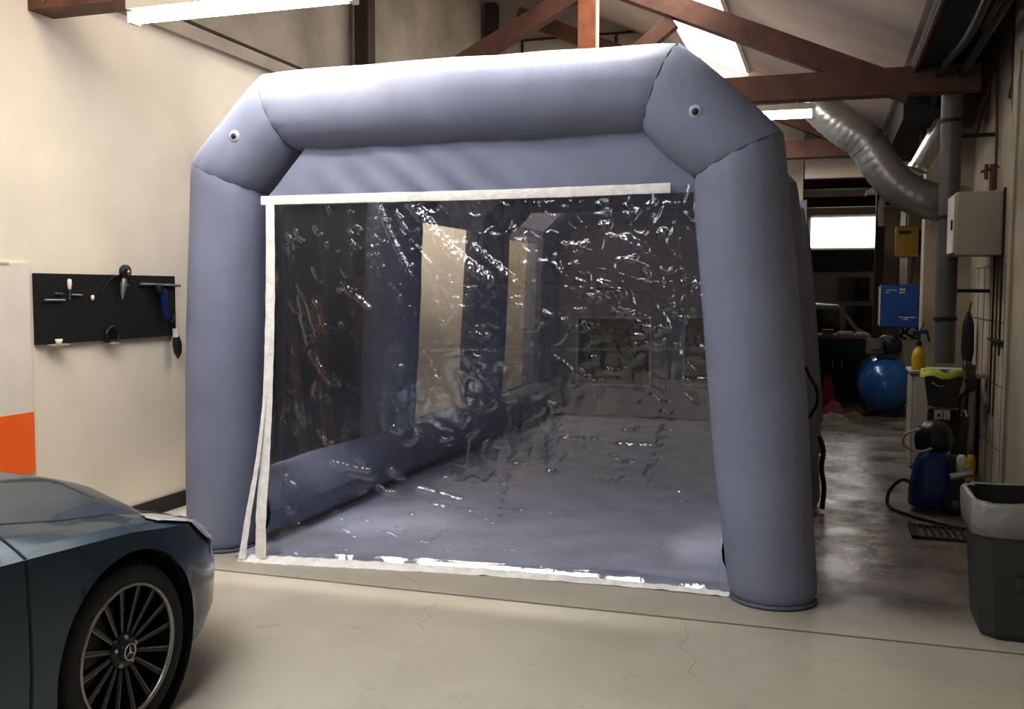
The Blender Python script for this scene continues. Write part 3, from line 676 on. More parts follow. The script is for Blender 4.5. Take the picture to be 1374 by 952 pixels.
# ---- wheel, built once then copied
WORG = empty('origin_marker', (0,0,0))
def wheel():
    
    prof = [(.232,-.02),(.245,-.004),(.272,.004),(.296,-.002),(.308,-.016),(.312,-.035),(.312,-.195),(.300,-.22),(.25,-.22)]
    tr_ = MB().lathe(prof, (0,0,0), 'X', 64)
    for k in range(60):
        a = 2*PI*k/60
        for (xa,xb,sh) in ((-.03,-.09,.03),(-.12,-.185,-.03)):
            p = Vector((xa, math.cos(a)*.313, math.sin(a)*.313)); q = Vector((xb, math.cos(a+sh)*.313, math.sin(a+sh)*.313)); tr_.bar(p, q, .018, .008, (0,math.cos(a),math.sin(a)))
    t = tr_.build('wheel', 'tyre', WORG)
    MB().lathe([(.238,-.03),(.245,-.006),(.240,.002),(.232,-.001),(.230,-.012)], (0,0,0), 'X', 64).build('rim_lip', 'rimedge', t)
    MB().lathe([(.232,-.01),(.225,-.05),(.215,-.16),(.0,-.16)], (0,0,0), 'X', 48).build('rim_barrel', 'rim', t)
    MB().lathe([(0,-.09),(.15,-.09),(.15,-.11),(0,-.11)], (0,0,0), 'X', 40).build('brake_disc', 'greypipe', t)
    ns = 16
    for k in range(ns):
        a = 2*PI*k/ns + .1; sp = MB()
        d = Vector((0,math.cos(a),math.sin(a))); tt_ = Vector((0,-math.sin(a),math.cos(a)))
        r0, r1 = .058, .233; w0, w1 = .007, .011
        V = [Vector((x,0,0))+d*r_+tt_*s_*w_ for r_,w_,x0 in ((r0,w0,-.030),(r1,w1,-.012)) for x in (x0,x0-.03) for s_ in (-1,1)]
        sp.add(V, [(0,1,5,4),(2,6,7,3),(0,4,6,2),(1,3,7,5),(4,5,7,6),(0,2,3,1)])
        so = sp.build('spoke', 'rim', t)
        if k % 1 == 0:
            e = MB(); V = [Vector((x0+.0012,0,0))+d*r_+tt_*(w_*s_) for r_,w_,x0 in ((r0+.02,w0,-.028),(r1,w1,-.012)) for s_ in (.35,1)]
            e.add(V, [(0,1,3,2)]); e.build('spoke_edge', 'spokeedge' , t)
    hb = MB().lathe([(.066,-.05),(.064,-.024),(.05,-.018),(.036,-.018)], (0,0,0), 'X', 32).build('hub', 'rim', t)
    cp = MB().lathe([(.036,-.018),(.034,-.008),(.0,-.006)], (0,0,0), 'X', 32).build('centre_cap', 'black', t)
    em = MB()
    ring = [(-.003, math.cos(2*PI*k/32)*.028, math.sin(2*PI*k/32)*.028) for k in range(33)]
    em.tube(ring, .0022, 6, caps=False)
    for k in range(3):
        a = PI/2 + 2*PI*k/3; d = Vector((0,math.cos(a),math.sin(a))); n_ = Vector((0,-math.sin(a),math.cos(a)))
        em.add([Vector((-.002,0,0))+n_*.005, Vector((-.002,0,0))+d*.028, Vector((-.002,0,0))-n_*.005, Vector((.001,0,0))], [(0,1,3),(1,2,3)])
    em.build('emblem', 'chrome', t, label='chrome ring with a three-pointed star')
    for k in range(5):
        a = 2*PI*k/5+PI/2; MB().lathe([(.0,-.016),(.008,-.016),(.008,-.03)], (0,math.cos(a)*.051,math.sin(a)*.051), 'X', 10).build('wheel_bolt', 'steelm', t)
    return t
w0 = wheel()
w0.parent = car; bpy.data.objects.remove(WORG)
def kids(o): return [c for c in bpy.data.objects if c.parent == o]
def copy_tree(o, parent):
    c = o.copy(); COL.objects.link(c); c.parent = parent
    for k in kids(o): copy_tree(k, c)
    return c
def place(o, x, y, rz): o.location = Vector((x,y,ZW)) - OFF[car.name]; o.rotation_euler = (0,0,rz)
place(w0, CX+.868, YW, 0)
place(copy_tree(w0, car), CX+.868, YW-2.70, 0)
place(copy_tree(w0, car), CX-.868, YW, PI); place(copy_tree(w0, car), CX-.868, YW-2.70, PI)

# ================================================================ left wall
bn = empty('wall_banner', (XL+.01, 3.9, .5), 'white banner with an orange lower block on the left wall above the car bonnet', 'banner')
MB().box(XL+.001, XL+.012, 2.6, 4.60, .50, 1.75).build('banner_sheet', 'white', bn)
MB().box(XL+.012, XL+.016, 2.6, 4.60, .505, .865).build('orange_block', 'orange', bn)
MB().box(XL+.012, XL+.015, 2.6, 4.45, 1.735, 1.75).build('batten', 'paper', bn)
xb = XL+.03
tag(MB().box(XL+.001, xb, 4.63, 5.925, 1.262, 1.690).build('tool_board', 'blackmatte', bevel=.002), 'flat black rectangular tool board screwed to the left wall', 'tool board')
G = 'tools on the black board'
o = empty('screwdriver', (xb+.01,4.885,1.60), 'short screwdriver with pale handle hanging upright near the left end of the black board', 'screwdriver', G)
MB().lathe([(0,.085),(.012,.08),(.014,.05),(.010,.03),(.012,.02),(0,.018)], (xb+.012,4.885,1.575), 'Z', 12).build('handle', 'white', o); MB().tube([(xb+.012,4.885,1.595),(xb+.012,4.885,1.53)],.003,8).build('shaft','steelm',o)
def rod(name, y0, z0, y1, z1, r, m, label, cat):
    t = empty(name, (xb+.01,(y0+y1)/2,z0), label, cat, G)
    MB().tube([(xb+.012,y0,z0),(xb+.012,y1,z1)], r, 10).build('bar', m, t)
    for y in (lerp(y0,y1,.15), lerp(y0,y1,.85)): MB().tube([(xb-.002,y,z0-.003),(xb+.012,y,z0-.008),(xb+.022,y,z0)], .002, 6).build('hook', 'steelm', t)
    return t
rod('spanner', 4.68,1.530,4.84,1.528,.007,'steelm','long thin grey spanner lowest at the left end of the black board','spanner')
rod('hex_key', 4.765,1.571,4.825,1.566,.006,'greypipe','small dark hex key above the long spanner on the black board','hex key')
rod('spanner', 4.90,1.562,4.99,1.557,.006,'steelm','short grey spanner just right of the screwdriver on the black board','spanner')
rod('metal_rod', 5.54,1.630,5.965,1.622,.010,'steelm','long silver rod at the upper right of the black board, sticking out past its edge','rod')
o = empty('small_brush', (xb+.01,5.08,1.53), 'small dark brush with pale tip hanging from a cord on the black board', 'brush', G)
MB().tube(smooth_path([(xb+.006,5.20,1.66),(xb+.006,5.15,1.61),(xb+.008,5.085,1.55)],5), .003, 6).build('cord','black',o); MB().lathe([(0,.02),(.010,.015),(.012,-.01),(0,-.02)],(xb+.012,5.08,1.54),'Z',12).build('tip','white',o)
o = empty('grinder', (xb+.03,5.36,1.6), 'black round headed air tool with grey handle hung over the top edge of the board', 'air tool', G)
MB().lathe([(0,-.02),(.038,-.018),(.046,-.005),(.046,.015),(.036,.024),(0,.026)],(xb+.035,5.36,1.712),'X',26).build('head','black',o)
MB().lathe([(0,.024),(.018,.025),(.018,.03),(0,.031)],(xb+.036,5.365,1.705),'X',16).build('cap','steelm',o)
MB().tube([(xb+.03,5.36,1.675),(xb+.028,5.352,1.63),(xb+.025,5.345,1.57),(xb+.022,5.345,1.53)],[.016,.020,.014,.006],12).build('handle','galv',o)
MB().tube([(xb+.03,5.33,1.65),(xb+.035,5.39,1.62)],.006,8).build('lever','steelm',o)
MB().tube(smooth_path([(xb+.025,5.36,1.70),(xb+.01,5.25,1.66),(xb+.01,5.17,1.57)],6),.004,6).build('lead','black',o)
o = empty('hanging_brush', (xb+.02,5.9,1.1), 'black bristle brush hanging below the right corner of the black board', 'brush', G)
MB().tube([(xb+.02,5.90,1.26),(xb+.022,5.905,1.20),(xb+.022,5.912,1.14),(xb+.02,5.915,1.095)],[.022,.033,.028,.004],14).build('bristles','black',o)
MB().tube([(xb+.02,5.885,1.315),(xb+.02,5.895,1.255)],[.018,.022],12).build('ferrule','white',o); MB().tube([(xb+.02,5.87,1.40),(xb+.02,5.885,1.31)],.009,8).build('handle','black',o)
o = empty('spray_gun', (xb+.03,5.75,1.45), 'dark blue spray gun hanging under the silver rod on the black board', 'spray gun', G)
MB().tube([(xb+.03,5.72,1.60),(xb+.035,5.74,1.57),(xb+.035,5.75,1.52),(xb+.03,5.77,1.45),(xb+.03,5.80,1.39)],[.02,.034,.026,.020,.016],12).build('body','bluew',o)
MB().lathe([(0,0),(.03,.005),(.034,.05),(.030,.06),(0,.062)],(xb+.04,5.70,1.57),'Z',16).build('cup','black',o)
MB().tube(smooth_path([(xb+.03,5.80,1.39),(xb+.03,5.84,1.36),(xb+.03,5.88,1.42)],5),.006,6).build('hose_tail','black',o)
o = empty('ledge_cup', (xb+.03,4.77,1.28), 'small white pot on a tiny shelf at the lower left of the black board', 'pot', G)
MB().box(XL+.001,xb+.05,4.71,4.83,1.252,1.262).build('shelf','cream',o); MB().lathe([(0,0),(.018,0),(.022,.03),(.018,.03),(0,.024)],(xb+.025,4.77,1.262),'Z',16).build('pot','white',o)
o = empty('clamp', (xb+.03,5.25,1.25), 'dark clamp on a small pale ledge at the bottom edge of the black board', 'clamp', G)
MB().box(XL+.001,xb+.04,5.21,5.29,1.236,1.246).build('ledge','cream',o); MB().tube(smooth_path([(xb+.02,5.20,1.25),(xb+.02,5.19,1.31),(xb+.02,5.24,1.35),(xb+.02,5.30,1.31),(xb+.02,5.29,1.25)],5),.012,8).build('jaw','black',o)

# dark sheeting and boards against the left wall seen through the first booth window
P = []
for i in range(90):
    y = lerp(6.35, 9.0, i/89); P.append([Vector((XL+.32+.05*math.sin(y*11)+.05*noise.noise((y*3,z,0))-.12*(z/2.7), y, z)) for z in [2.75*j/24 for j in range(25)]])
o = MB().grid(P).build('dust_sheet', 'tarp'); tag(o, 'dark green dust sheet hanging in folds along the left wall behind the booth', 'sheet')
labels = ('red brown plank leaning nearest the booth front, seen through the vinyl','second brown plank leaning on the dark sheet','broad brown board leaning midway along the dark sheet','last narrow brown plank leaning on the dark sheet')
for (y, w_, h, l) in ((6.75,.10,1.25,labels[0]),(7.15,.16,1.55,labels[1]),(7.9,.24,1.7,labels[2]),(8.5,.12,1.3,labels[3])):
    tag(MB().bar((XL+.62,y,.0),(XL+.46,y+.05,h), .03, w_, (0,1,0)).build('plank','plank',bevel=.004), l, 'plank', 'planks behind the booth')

# ================================================================ ducts and pipes, right side
dk = empty('air_duct', (.5,9.4,2.4), 'shiny flexible silver duct curving down from the truss to the right wall', 'duct')
pth = smooth_path([(-.16,9.4,3.34),(-.03,9.4,3.20),(.13,9.4,3.06),(.30,9.4,2.93),(.43,9.4,2.72),(.60,9.4,2.52),(.84,9.42,2.40),(1.14,9.5,2.36)],10)
rr = [.165+ (.004 if i%3==0 else 0) for i in range(len(pth))]
MB().tube(pth, rr, 28).build('duct_pipe', 'galv', dk)
for i in (0, 30, 31, 62):
    d = (pth[min(i+1,len(pth)-1)]-pth[max(0,i-1)]).normalized(); MB().tube([pth[i]-d*.014, pth[i]+d*.014], .176, 28).build('clamp_ring', 'steelm', dk)
t = empty('branch_duct', (.85,9.8,2.7), 'short silver duct stub slanting behind the grey downpipe', 'duct')
MB().tube([(.77,9.75,2.73),(.97,9.75,3.12),(1.05,9.75,3.4)], .085, 20).build('duct_pipe', 'galv', t)
MB().tube([(.762,9.75,2.712),(.775,9.75,2.74)], .094, 20).build('end_ring', 'chrome', t)
dp = empty('downpipe', (.96,8.95,.97), 'thick dark grey vertical pipe running down from the truss to the bucket', 'pipe')
MB().tube([(.955,8.95,.99),(.955,8.95,3.36)], .085, 24).build('pipe', 'greypipe', dp)
for z in (1.35,2.2,3.0): MB().tube([(.955,8.95,z),(.955,8.95,z+.03)], .094, 24).build('collar', 'dirtysteel', dp)
for z in (1.6,2.9): MB().bar((.955,9.03,z),(1.30,9.03,z),.03,.03).build('wall_bracket','dirtysteel',dp)
# electrical box on the wall
eb2 = empty('electrical_box', (1.13,8.7,1.87), 'large cream metal electrical box on the right wall above the pipes', 'electrical box')
MB().box(.955,1.30,8.42,8.85,1.88,2.38).build('case','cream',eb2,.008); MB().box(.935,.952,8.44,8.83,1.90,2.36).build('door','white',eb2,.004)
MB().box(.922,.935,8.46,8.48,2.08,2.16).build('latch','black',eb2); MB().box(1.285,1.30,8.38,8.42,1.86,2.40).build('mounting_rail','dirtysteel',eb2)
G = 'conduits on the right wall'
def pipe(name, pts, r, m, label, cat='pipe', group=G, n=6):
    return tag(MB().tube(smooth_path(pts,n), r, 8).build(name, m), label, cat, group)
pipe('conduit', [(1.27,8.72,2.42),(1.27,8.75,2.9),(1.27,8.85,3.5),(1.27,8.9,4.3)], .012, 'rust', 'thin rusty vertical conduit rising from the valve above the electrical box')
pipe('conduit', [(1.185,7.3,3.2),(1.185,7.34,2.6),(1.185,7.38,1.2),(1.185,7.4,.2)], .010, 'cream', 'pale conduit on the near pier at the right edge of the view')
pipe('conduit', [(1.27,8.15,4.3),(1.27,8.3,3.85),(1.27,8.18,3.72),(1.27,8.1,3.3),(1.27,8.0,2.9),(1.27,7.75,2.8)], .014, 'rust', 'crooked brown cable wandering down the upper right wall')
pipe('conduit', [(1.27,8.2,3.05),(1.27,8.0,3.2),(1.27,7.7,3.25)], .014, 'rust', 'short bent brown pipe near the top right edge')
pipe('conduit', [(1.27,9.0,3.45),(1.25,9.3,3.2),(1.24,9.7,2.98)], .012, 'rust', 'short slanting brown rod high on the wall beside the truss end')
o = empty('valve_tap', (1.24,8.75,2.44), 'small brass valve with handle on the conduit above the electrical box', 'valve')
MB().tube([(1.25,8.73,2.38),(1.25,8.73,2.62)],.025,10).build('body','rust',o); MB().tube([(1.16,8.72,2.56),(1.34-.05,8.72,2.60)],.012,8).build('handle','rust',o); MB().tube([(1.20,8.72,2.50),(1.20,8.72,2.62)],.016,8).build('wheel','rust',o)
for i,(y,l) in enumerate(((8.30,'thin dark pipe under the electrical box, nearest the camera'),(8.48,'thin dark pipe under the electrical box, middle of three'),(8.66,'thin dark pipe under the electrical box, farthest of three'))):
    pipe('copper_pipe', [(1.275,y,1.88),(1.275,y,1.4),(1.275,y,.6 if i else 1.1)], .009, 'rust' if i==1 else 'dirtysteel', l, 'pipe', 'pipes under the electrical box')
tag(MB().box(1.26,1.30,8.2,8.8,1.20,1.215).build('pipe_bracket','dirtysteel'),'dark flat bracket across the pipes below the electrical box','bracket')
o = empty('floor_squeegee', (1.22,9.5,.9), 'black long handled brush hanging on the right wall beyond the pipes', 'brush')
MB().tube([(1.22,9.62,1.42),(1.22,9.62,1.30),(1.22,9.62,1.05),(1.22,9.62,.86)],[.012,.048,.055,.02],12).build('brush_head','black',o); MB().tube([(1.24,9.62,1.5),(1.22,9.62,1.4)],.01,8).build('hook','rust',o)
pipe('waste_pipe', [(1.17,9.3,.0),(1.17,9.3,.4),(1.17,9.3,.86)], .032, 'rust', 'rusty brown upright pipe under the hose bracket on the right wall', 'pipe', None)
o = empty('hose_reel', (1.2,9.0,.8), 'green and brown garden hose coiled on a wall tap', 'hose')
for k in range(4):
    c = Vector((1.20-.01*k,9.05,.86)); MB().tube([c+Vector((.01*math.sin(a*2)-.03*k*.4, math.cos(a)*(.12+.012*k), math.sin(a)*(.10+.012*k))) for a in [2*PI*j/24 for j in range(25)]],.014,8,caps=False).build('hose_coil','greenhose' if k%2 else 'rust',o)
MB().tube([(1.15,8.95,.86),(1.30,8.95,.90)],.02,10).build('tap','galv',o); MB().tube([(1.17,8.95,.88),(1.17,8.95,.99)],.008,8).build('tap_handle','greenhose',o)
pipe('garden_hose', [(1.15,9.2,.74),(1.12,9.25,.6),(1.13,9.27,.35),(1.12,9.24,.06),(1.08,9.2,.02)], .014, 'black', 'black hose hanging from the wall tap down to the floor', 'hose', None)
o = empty('yellow_bottle', (1.17,8.8,0), 'slim yellow bottle standing on the floor at the foot of the right wall', 'bottle')
MB().lathe([(0,0),(.038,0),(.04,.02),(.04,.19),(.03,.225),(.014,.24),(0,.24)],(1.17,8.82,0),'Z',20).build('bottle','yellowb',o); MB().lathe([(0,.24),(.016,.24),(.016,.275),(0,.277)],(1.17,8.82,0),'Z',14).build('cap','rust',o)

# ---------------------------------------------------------------- cabinet, bucket, spray bottle
cb = empty('low_cabinet', (.97,9.6,0), 'grubby white low cabinet against the right wall behind the grey bucket', 'cabinet')
MB().box(.74,1.27,9.35,9.85,.02,.86).build('carcass','cream',cb,.006); MB().box(.72,1.28,9.33,9.86,.86,.885).build('top','cream',cb,.004)
MB().box(.76,1.0,9.335,9.35,.06,.83).build('door','white',cb,.003); MB().box(1.01,1.25,9.335,9.35,.06,.83).build('door','white',cb,.003)
MB().lathe([(0,-.03),(.012,-.028),(.008,0)],(.965,9.335,.5),'Y',12).build('knob','dirtysteel',cb)
st = empty('bucket_stand', (.96,8.95,0), 'dark narrow metal stand carrying the grey bucket under the downpipe', 'stand')
for dx in (-.11,.11):
    for dy in (-.10,.10): MB().bar((.955+dx,8.95+dy,0),(.955+dx*.8,8.95+dy*.8,.60),.025,.025).build('leg','dirtysteel',st)
MB().box(.84,1.07,8.83,9.07,.60,.62).build('plate','greypipe',st,.003); MB().box(.86,1.05,8.86,9.04,.30,.315).build('shelf','dirtysteel',st); MB().box(.88,1.03,8.88,9.02,.315,.50).build('motor','black',st,.02)
bk = empty('bucket', (.955,8.95,.622), 'grey plastic bucket on the stand under the downpipe with a lime cloth on its rim', 'bucket')
MB().lathe([(0,0),(.115,0),(.155,.27),(.168,.275),(.168,.30),(.158,.302),(.152,.28),(.112,.012),(0,.012)],(.955,8.95,.622),'Z',32).build('pail','bucket',bk)
MB().tube(smooth_path([(.955-.165,8.95,.90),(.92,8.80,.80),(.955+.165,8.95,.90)],10),.004,6).build('handle','steelm',bk)
P = [[Vector((.955+.185*math.cos(a)*r_, 8.95+.185*math.sin(a)*r_, .926+.012*math.sin(a*5)-(.05 if r_>.97 else 0)+.01*noise.noise((a*3,r_*6,0)))) for a in [PI*.85+PI*1.2*k/24 for k in range(25)]] for r_ in (.55,.7,.85,.96,1.0)]
tag(MB().grid(P).build('cleaning_cloth','lime'),'lime green cloth draped over the rim of the grey bucket','cloth')
sb = empty('spray_bottle', (.80,9.45,.886), 'yellow spray bottle with dark trigger standing on the low cabinet', 'spray bottle')
MB().lathe([(0,0),(.056,0),(.06,.02),(.06,.13),(.045,.18),(.02,.21),(.02,.23),(0,.23)],(.80,9.45,.886),'Z',24).build('bottle','yellowb',sb)
MB().lathe([(0,.22),(.026,.22),(.026,.25),(.012,.27),(.012,.32),(0,.32)],(.80,9.45,.886),'Z',16).build('collar','black',sb)
MB().bar((.74,9.45,1.215),(.87,9.45,1.235),.03,.035).build('spray_head','bluew',sb); MB().bar((.865,9.45,1.22),(.885,9.45,1.14),.015,.02).build('trigger','black',sb); MB().tube([(.80,9.45,1.23),(.84,9.45,1.31)],.006,8).build('pump_rod','black',sb)

# ---------------------------------------------------------------- pressure washer
pw = empty('pressure_washer', (.80,7.65,0), 'dark blue pressure washer with black top and wheels on the aisle floor', 'pressure washer')
rows = []
for (z,hx,hy,cx) in ((.03,.10,.13,.73),(.05,.135,.16,.735),(.15,.135,.16,.74),(.28,.125,.15,.75),(.38,.11,.13,.76),(.44,.075,.10,.765),(.455,.02,.03,.765)):
    rows.append([Vector((cx+hx*math.copysign(abs(math.cos(a))**.6,math.cos(a)), 7.62+hy*math.copysign(abs(math.sin(a))**.6,math.sin(a)), z)) for a in [2*PI*k/32 for k in range(33)]])
MB().grid(rows).build('blue_housing','bluew',pw)
rows = []
for (z,hx,hy) in ((.42,.06,.07),(.44,.115,.12),(.52,.13,.13),(.60,.11,.12),(.645,.06,.08),(.65,.01,.01)):
    rows.append([Vector((.765+hx*math.cos(a)+.012*math.sin(5*a), 7.64+hy*math.sin(a), z)) for a in [2*PI*k/32 for k in range(33)]])
MB().grid(rows).build('motor_cover','black',pw)
MB().box(.84,.97,7.52,7.74,.06,.40).build('pump_block','black',pw,.02)
for y in (7.46,7.80): 
    MB().lathe([(0,-.02),(.04,-.022),(.075,-.018),(.085,-.008),(.085,.018),(.075,.024),(0,.024)],(.90,y,.086),'Y',28).build('wheel','tyre',pw); MB().lathe([(0,-.026),(.03,-.026),(.032,-.018)],(.90,y,.086),'Y',20).build('wheel_hub','greypipe',pw)
MB().tube(smooth_path([(.94,7.5,.35),(.96,7.5,.55),(.97,7.52,.70)],5)+smooth_path([(.97,7.52,.70),(.97,7.66,.73),(.97,7.78,.70)],5)+smooth_path([(.97,7.78,.70),(.96,7.78,.5),(.94,7.78,.35)],5),.013,8).build('push_handle','black',pw)
MB().tube(smooth_path([(.66,7.55,.60),(.56,7.5,.56),(.56,7.5,.48),(.66,7.52,.44),(.74,7.5,.47)],6),.010,8).build('hose_guide','cream',pw)
MB().lathe([(0,0),(.03,.0),(.032,.10),(.02,.12),(0,.12)],(.93,7.46,.32),'Z',16).build('gauge_bottle','white',pw)
MB().tube([(.86,7.44,.28),(1.0,7.44,.32)],.028,12).build('gun_holder','steelm',pw)
MB().tube(smooth_path([(.62,7.55,.20),(.55,7.56,.22),(.47,7.60,.12),(.47,7.55,.02),(.60,7.32,.015),(.78,7.12,.015),(.95,7.0,.015),(1.1,7.02,.015)],8),.013,8).build('pressure_hose','black',pw)
mt = empty('floor_grate', (.78,6.9,0), 'flat dark drain grate on the floor in front of the pressure washer', 'drain grate')
g = MB(); g.box(.56,1.06,6.68,6.71,.001,.018); g.box(.56,1.06,7.02,7.05,.001,.018); g.box(.56,.59,6.68,7.05,.001,.018); g.box(1.03,1.06,6.68,7.05,.001,.018); g.build('frame','dirtysteel',mt)
g = MB(); [g.box(.60+.045*k,.62+.045*k,6.71,7.02,.001,.014) for k in range(10)]; g.build('bars','black',mt)

# ---------------------------------------------------------------- compressor, dryer, yellow box, bench at the far end
cp = empty('air_compressor', (.74,13.4,0), 'big blue air compressor tank lying lengthwise in the aisle with a dark motor on top', 'air compressor')
MB().lathe([(0,-.02),(.12,-.015),(.24,.03),(.315,.10),(.34,.20),(.34,1.15),(.315,1.25),(.24,1.32),(.12,1.36),(0,1.37)],(.735,12.95,.405),'Y',44).build('tank','bluetank',cp)
MB().box(.62,.85,13.1,13.5,.74,.80).build('motor_plate','dirtysteel',cp)
MB().lathe([(0,0),(.10,0),(.12,.03),(.12,.30),(.09,.33),(0,.33)],(.80,13.12,.90),'Y',24).build('motor','black',cp)
MB().box(.50,.68,13.1,13.35,.79,.97).build('pump_head','dirtysteel',cp,.02)
g = MB(); [g.box(.49,.69,13.09+.035*k,13.10+.035*k,.80,.98) for k in range(8)]; g.build('cooling_fins','greypipe',cp)
MB().tube([(.60,13.06,.93),(.60,13.04,.93)],.07,18).build('air_filter','greypipe',cp)
MB().tube(smooth_path([(.60,13.1,.96),(.70,13.05,1.03),(.80,13.1,1.0)],6),.015,8).build('pipe','steelm',cp)
for x in (.50,.97):
    for y in (13.1,13.95): MB().bar((x,y,0),(lerp(x,.735,.2),y,.16),.06,.06).build('foot','black',cp)
MB().bar((.735,12.955,.60),(.80,12.99,.50),.012,.02).build('gauge','steelm',cp)
MB().lathe([(0,-.03),(.035,-.028),(.035,0)],(.62,12.97,.42),'Y',16).build('end_plug','bluep',cp)
dy = empty('air_dryer', (.85,13.3,1.14), 'blue metal air dryer box mounted over the compressor', 'air dryer')
MB().box(.64,1.09,13.05,13.45,1.14,1.67).build('case','bluep',dy,.012); MB().box(.632,.64,13.07,13.43,1.16,1.65).build('side_panel','white',dy)
MB().box(.9,1.3,13.42,13.46,1.2,1.24).build('wall_bracket','dirtysteel',dy); MB().box(.9,1.3,13.42,13.46,1.56,1.60).build('wall_bracket','dirtysteel',dy)
g = MB()
for (x,z,w_,h) in ((.70,1.600,.07,.012),(.78,1.600,.05,.012),(.70,1.570,.045,.010),(.86,1.600,.03,.03),(.895,1.600,.03,.03),(.86,1.565,.03,.02),(.895,1.565,.03,.02),(.86,1.262,.05,.014),(.92,1.258,.06,.014),(.99,1.262,.06,.014),(.90,1.235,.07,.010)): g.box(x,x+w_,13.046,13.05,z,z+h)
g.build('printed_marks','paper',dy)
for i,(x,b) in enumerate(((.82,.02),(.90,-.03),(.98,.05))):
    MB().tube(smooth_path([(x+.1,13.3,1.14),(x+.1+b,13.35,1.06),(x+.1-b,13.4,1.02),(x+.16,13.4,.98)],5),.016,8).build('hose','black',dy)
yb = empty('yellow_cabinet', (1.04,14.2,2.12), 'small yellow wall cabinet high above the blue dryer box', 'cabinet')
MB().box(.87,1.15,14.1,14.4,2.05,2.47).build('case','yellow',yb,.01); MB().box(.90,1.05,14.09,14.1,2.36,2.40).build('black_label','black',yb); MB().box(1.15,1.30,14.2,14.35,2.1,2.42).build('wall_bracket','dirtysteel',yb); MB().box(1.17,1.22,14.12,14.18,2.22,2.34).build('switch','black',yb)
for x in (.90,1.1): MB().tube([(x,14.2,2.05),(x-.03,14.2,1.7)],.018,8).build('cable','rust',yb)
MB().tube([(1.0,14.2,2.47),(1.0,14.2,3.3)],.015,8).build('conduit','cream',yb)
tag(MB().box(.64,.76,14.9,15.1,0,3.3).build('steel_post','wooddark'),'dark upright post behind the compressor beside the window strip','post')
tag(MB().tube(smooth_path([(1.28,14.5,3.6),(1.0,14.5,3.25),(.72,14.6,2.9),(.70,14.6,2.5)],8),.05,10).build('white_pipe','white'),'pale curved pipe bending down beside the far window','pipe')
wbn = empty('workbench', (.2,14.8,0), 'dark workbench cabinet across the far end of the aisle', 'workbench')
MB().box(-.6,.56,14.5,15.2,0,.92).build('cabinet','black',wbn,.01); MB().box(-.65,.60,14.45,15.25,.92,.97).build('worktop','card',wbn,.004)
for x in (-.2,.18): MB().box(x,x+.34,14.485,14.5,.12,.84).build('door','blackmatte',wbn); 
for x in (.10,.22): MB().tube([(x,14.47,.5),(x,14.47,.62)],.008,8).build('handle','steelm',wbn)
for (x,z,w_,h,m,l,n) in ((-.06,.972,.16,.07,'card','brown carton on the far workbench','carton'),(.14,.972,.22,.035,'paper','flat pile of pale paper on the far workbench','paper_stack'),(.40,.972,.16,.03,'paper','pale folded towel at the right end of the far workbench','folded_towel')):
    tag(MB().box(x,x+w_,14.55,14.8,z,z+h).build(n,m,bevel=.006), l, n.split('_')[-1], 'items on the far workbench')
def heap(x, y, r, h, m, name, label, cat):
    P = []
    for i in range(9):
        f_ = i/8; P.append([Vector((x+r*(1-f_)*math.cos(a)*(1+.3*noise.noise((math.cos(a)*2,math.sin(a)*2,r*9))), y+r*.8*(1-f_)*math.sin(a)*(1+.3*noise.noise((a,1,r))), max(.002,h*math.sin(f_*PI/2)*(1+.4*noise.noise((f_*3+x*5,math.cos(a)*2,math.sin(a)))) ))) for a in [2*PI*k/24 for k in range(25)]])
        P[-1][-1] = P[-1][0].copy()
    tag(MB().grid(P).build(name,m), label, cat)
heap(.03,13.75,.17,.42,'red','rag_pile','dark red pile of rags on the floor before the far workbench','rags')
heap(.12,13.35,.16,.16,'pink','pink_rag','crumpled pink rag on the floor in front of the red rags','rag')
heap(.10,12.55,.20,.09,'paper','crumpled_sheet','crumpled pale sheet lying on the aisle floor beyond the booth','sheet')
heap(.36,12.8,.16,.08,'card','cardboard_scrap','brown cardboard scrap beside the blue compressor tank','cardboard')
# distant pale van behind the bench
fc = empty('distant_car', (-.5,17,0), 'pale car parked at the far end behind the workbench', 'car')
rows = []
for x_,zt in ((-1.9,.95),(-1.6,1.30),(-1.2,1.40),(-.3,1.40),(.18,1.36),(.36,1.16),(.48,.98),(.62,.90),(.66,.40)):
    rows.append([Vector((x_,16.3+d_*1.6,zt-(.05 if k in (0,6) else 0))) for k,d_ in enumerate([0,.06,.3,.5,.7,.94,1])])
MB().grid(rows).build('roof_shell','carpale',fc)
MB().box(-1.9,.64,16.28,17.92,.35,.90).build('lower_body','carpale',fc,.03); MB().box(-1.5,.20,16.30,17.90,.90,1.30).build('cabin_glass','glass',fc)
MB().bar((.18,16.27,1.34),(.50,16.27,.93),.05,.05).build('pillar','carpale',fc); MB().bar((-1.2,16.27,1.34),(.18,16.27,1.34),.05,.05).build('roof_rail','carpale',fc)
for x in (-1.3,.15): MB().lathe([(0,-.1),(.2,-.1),(.3,-.09),(.31,0),(.31,.1),(0,.1)],(x,16.4,.312),'Y',28).build('wheel','tyre',fc)

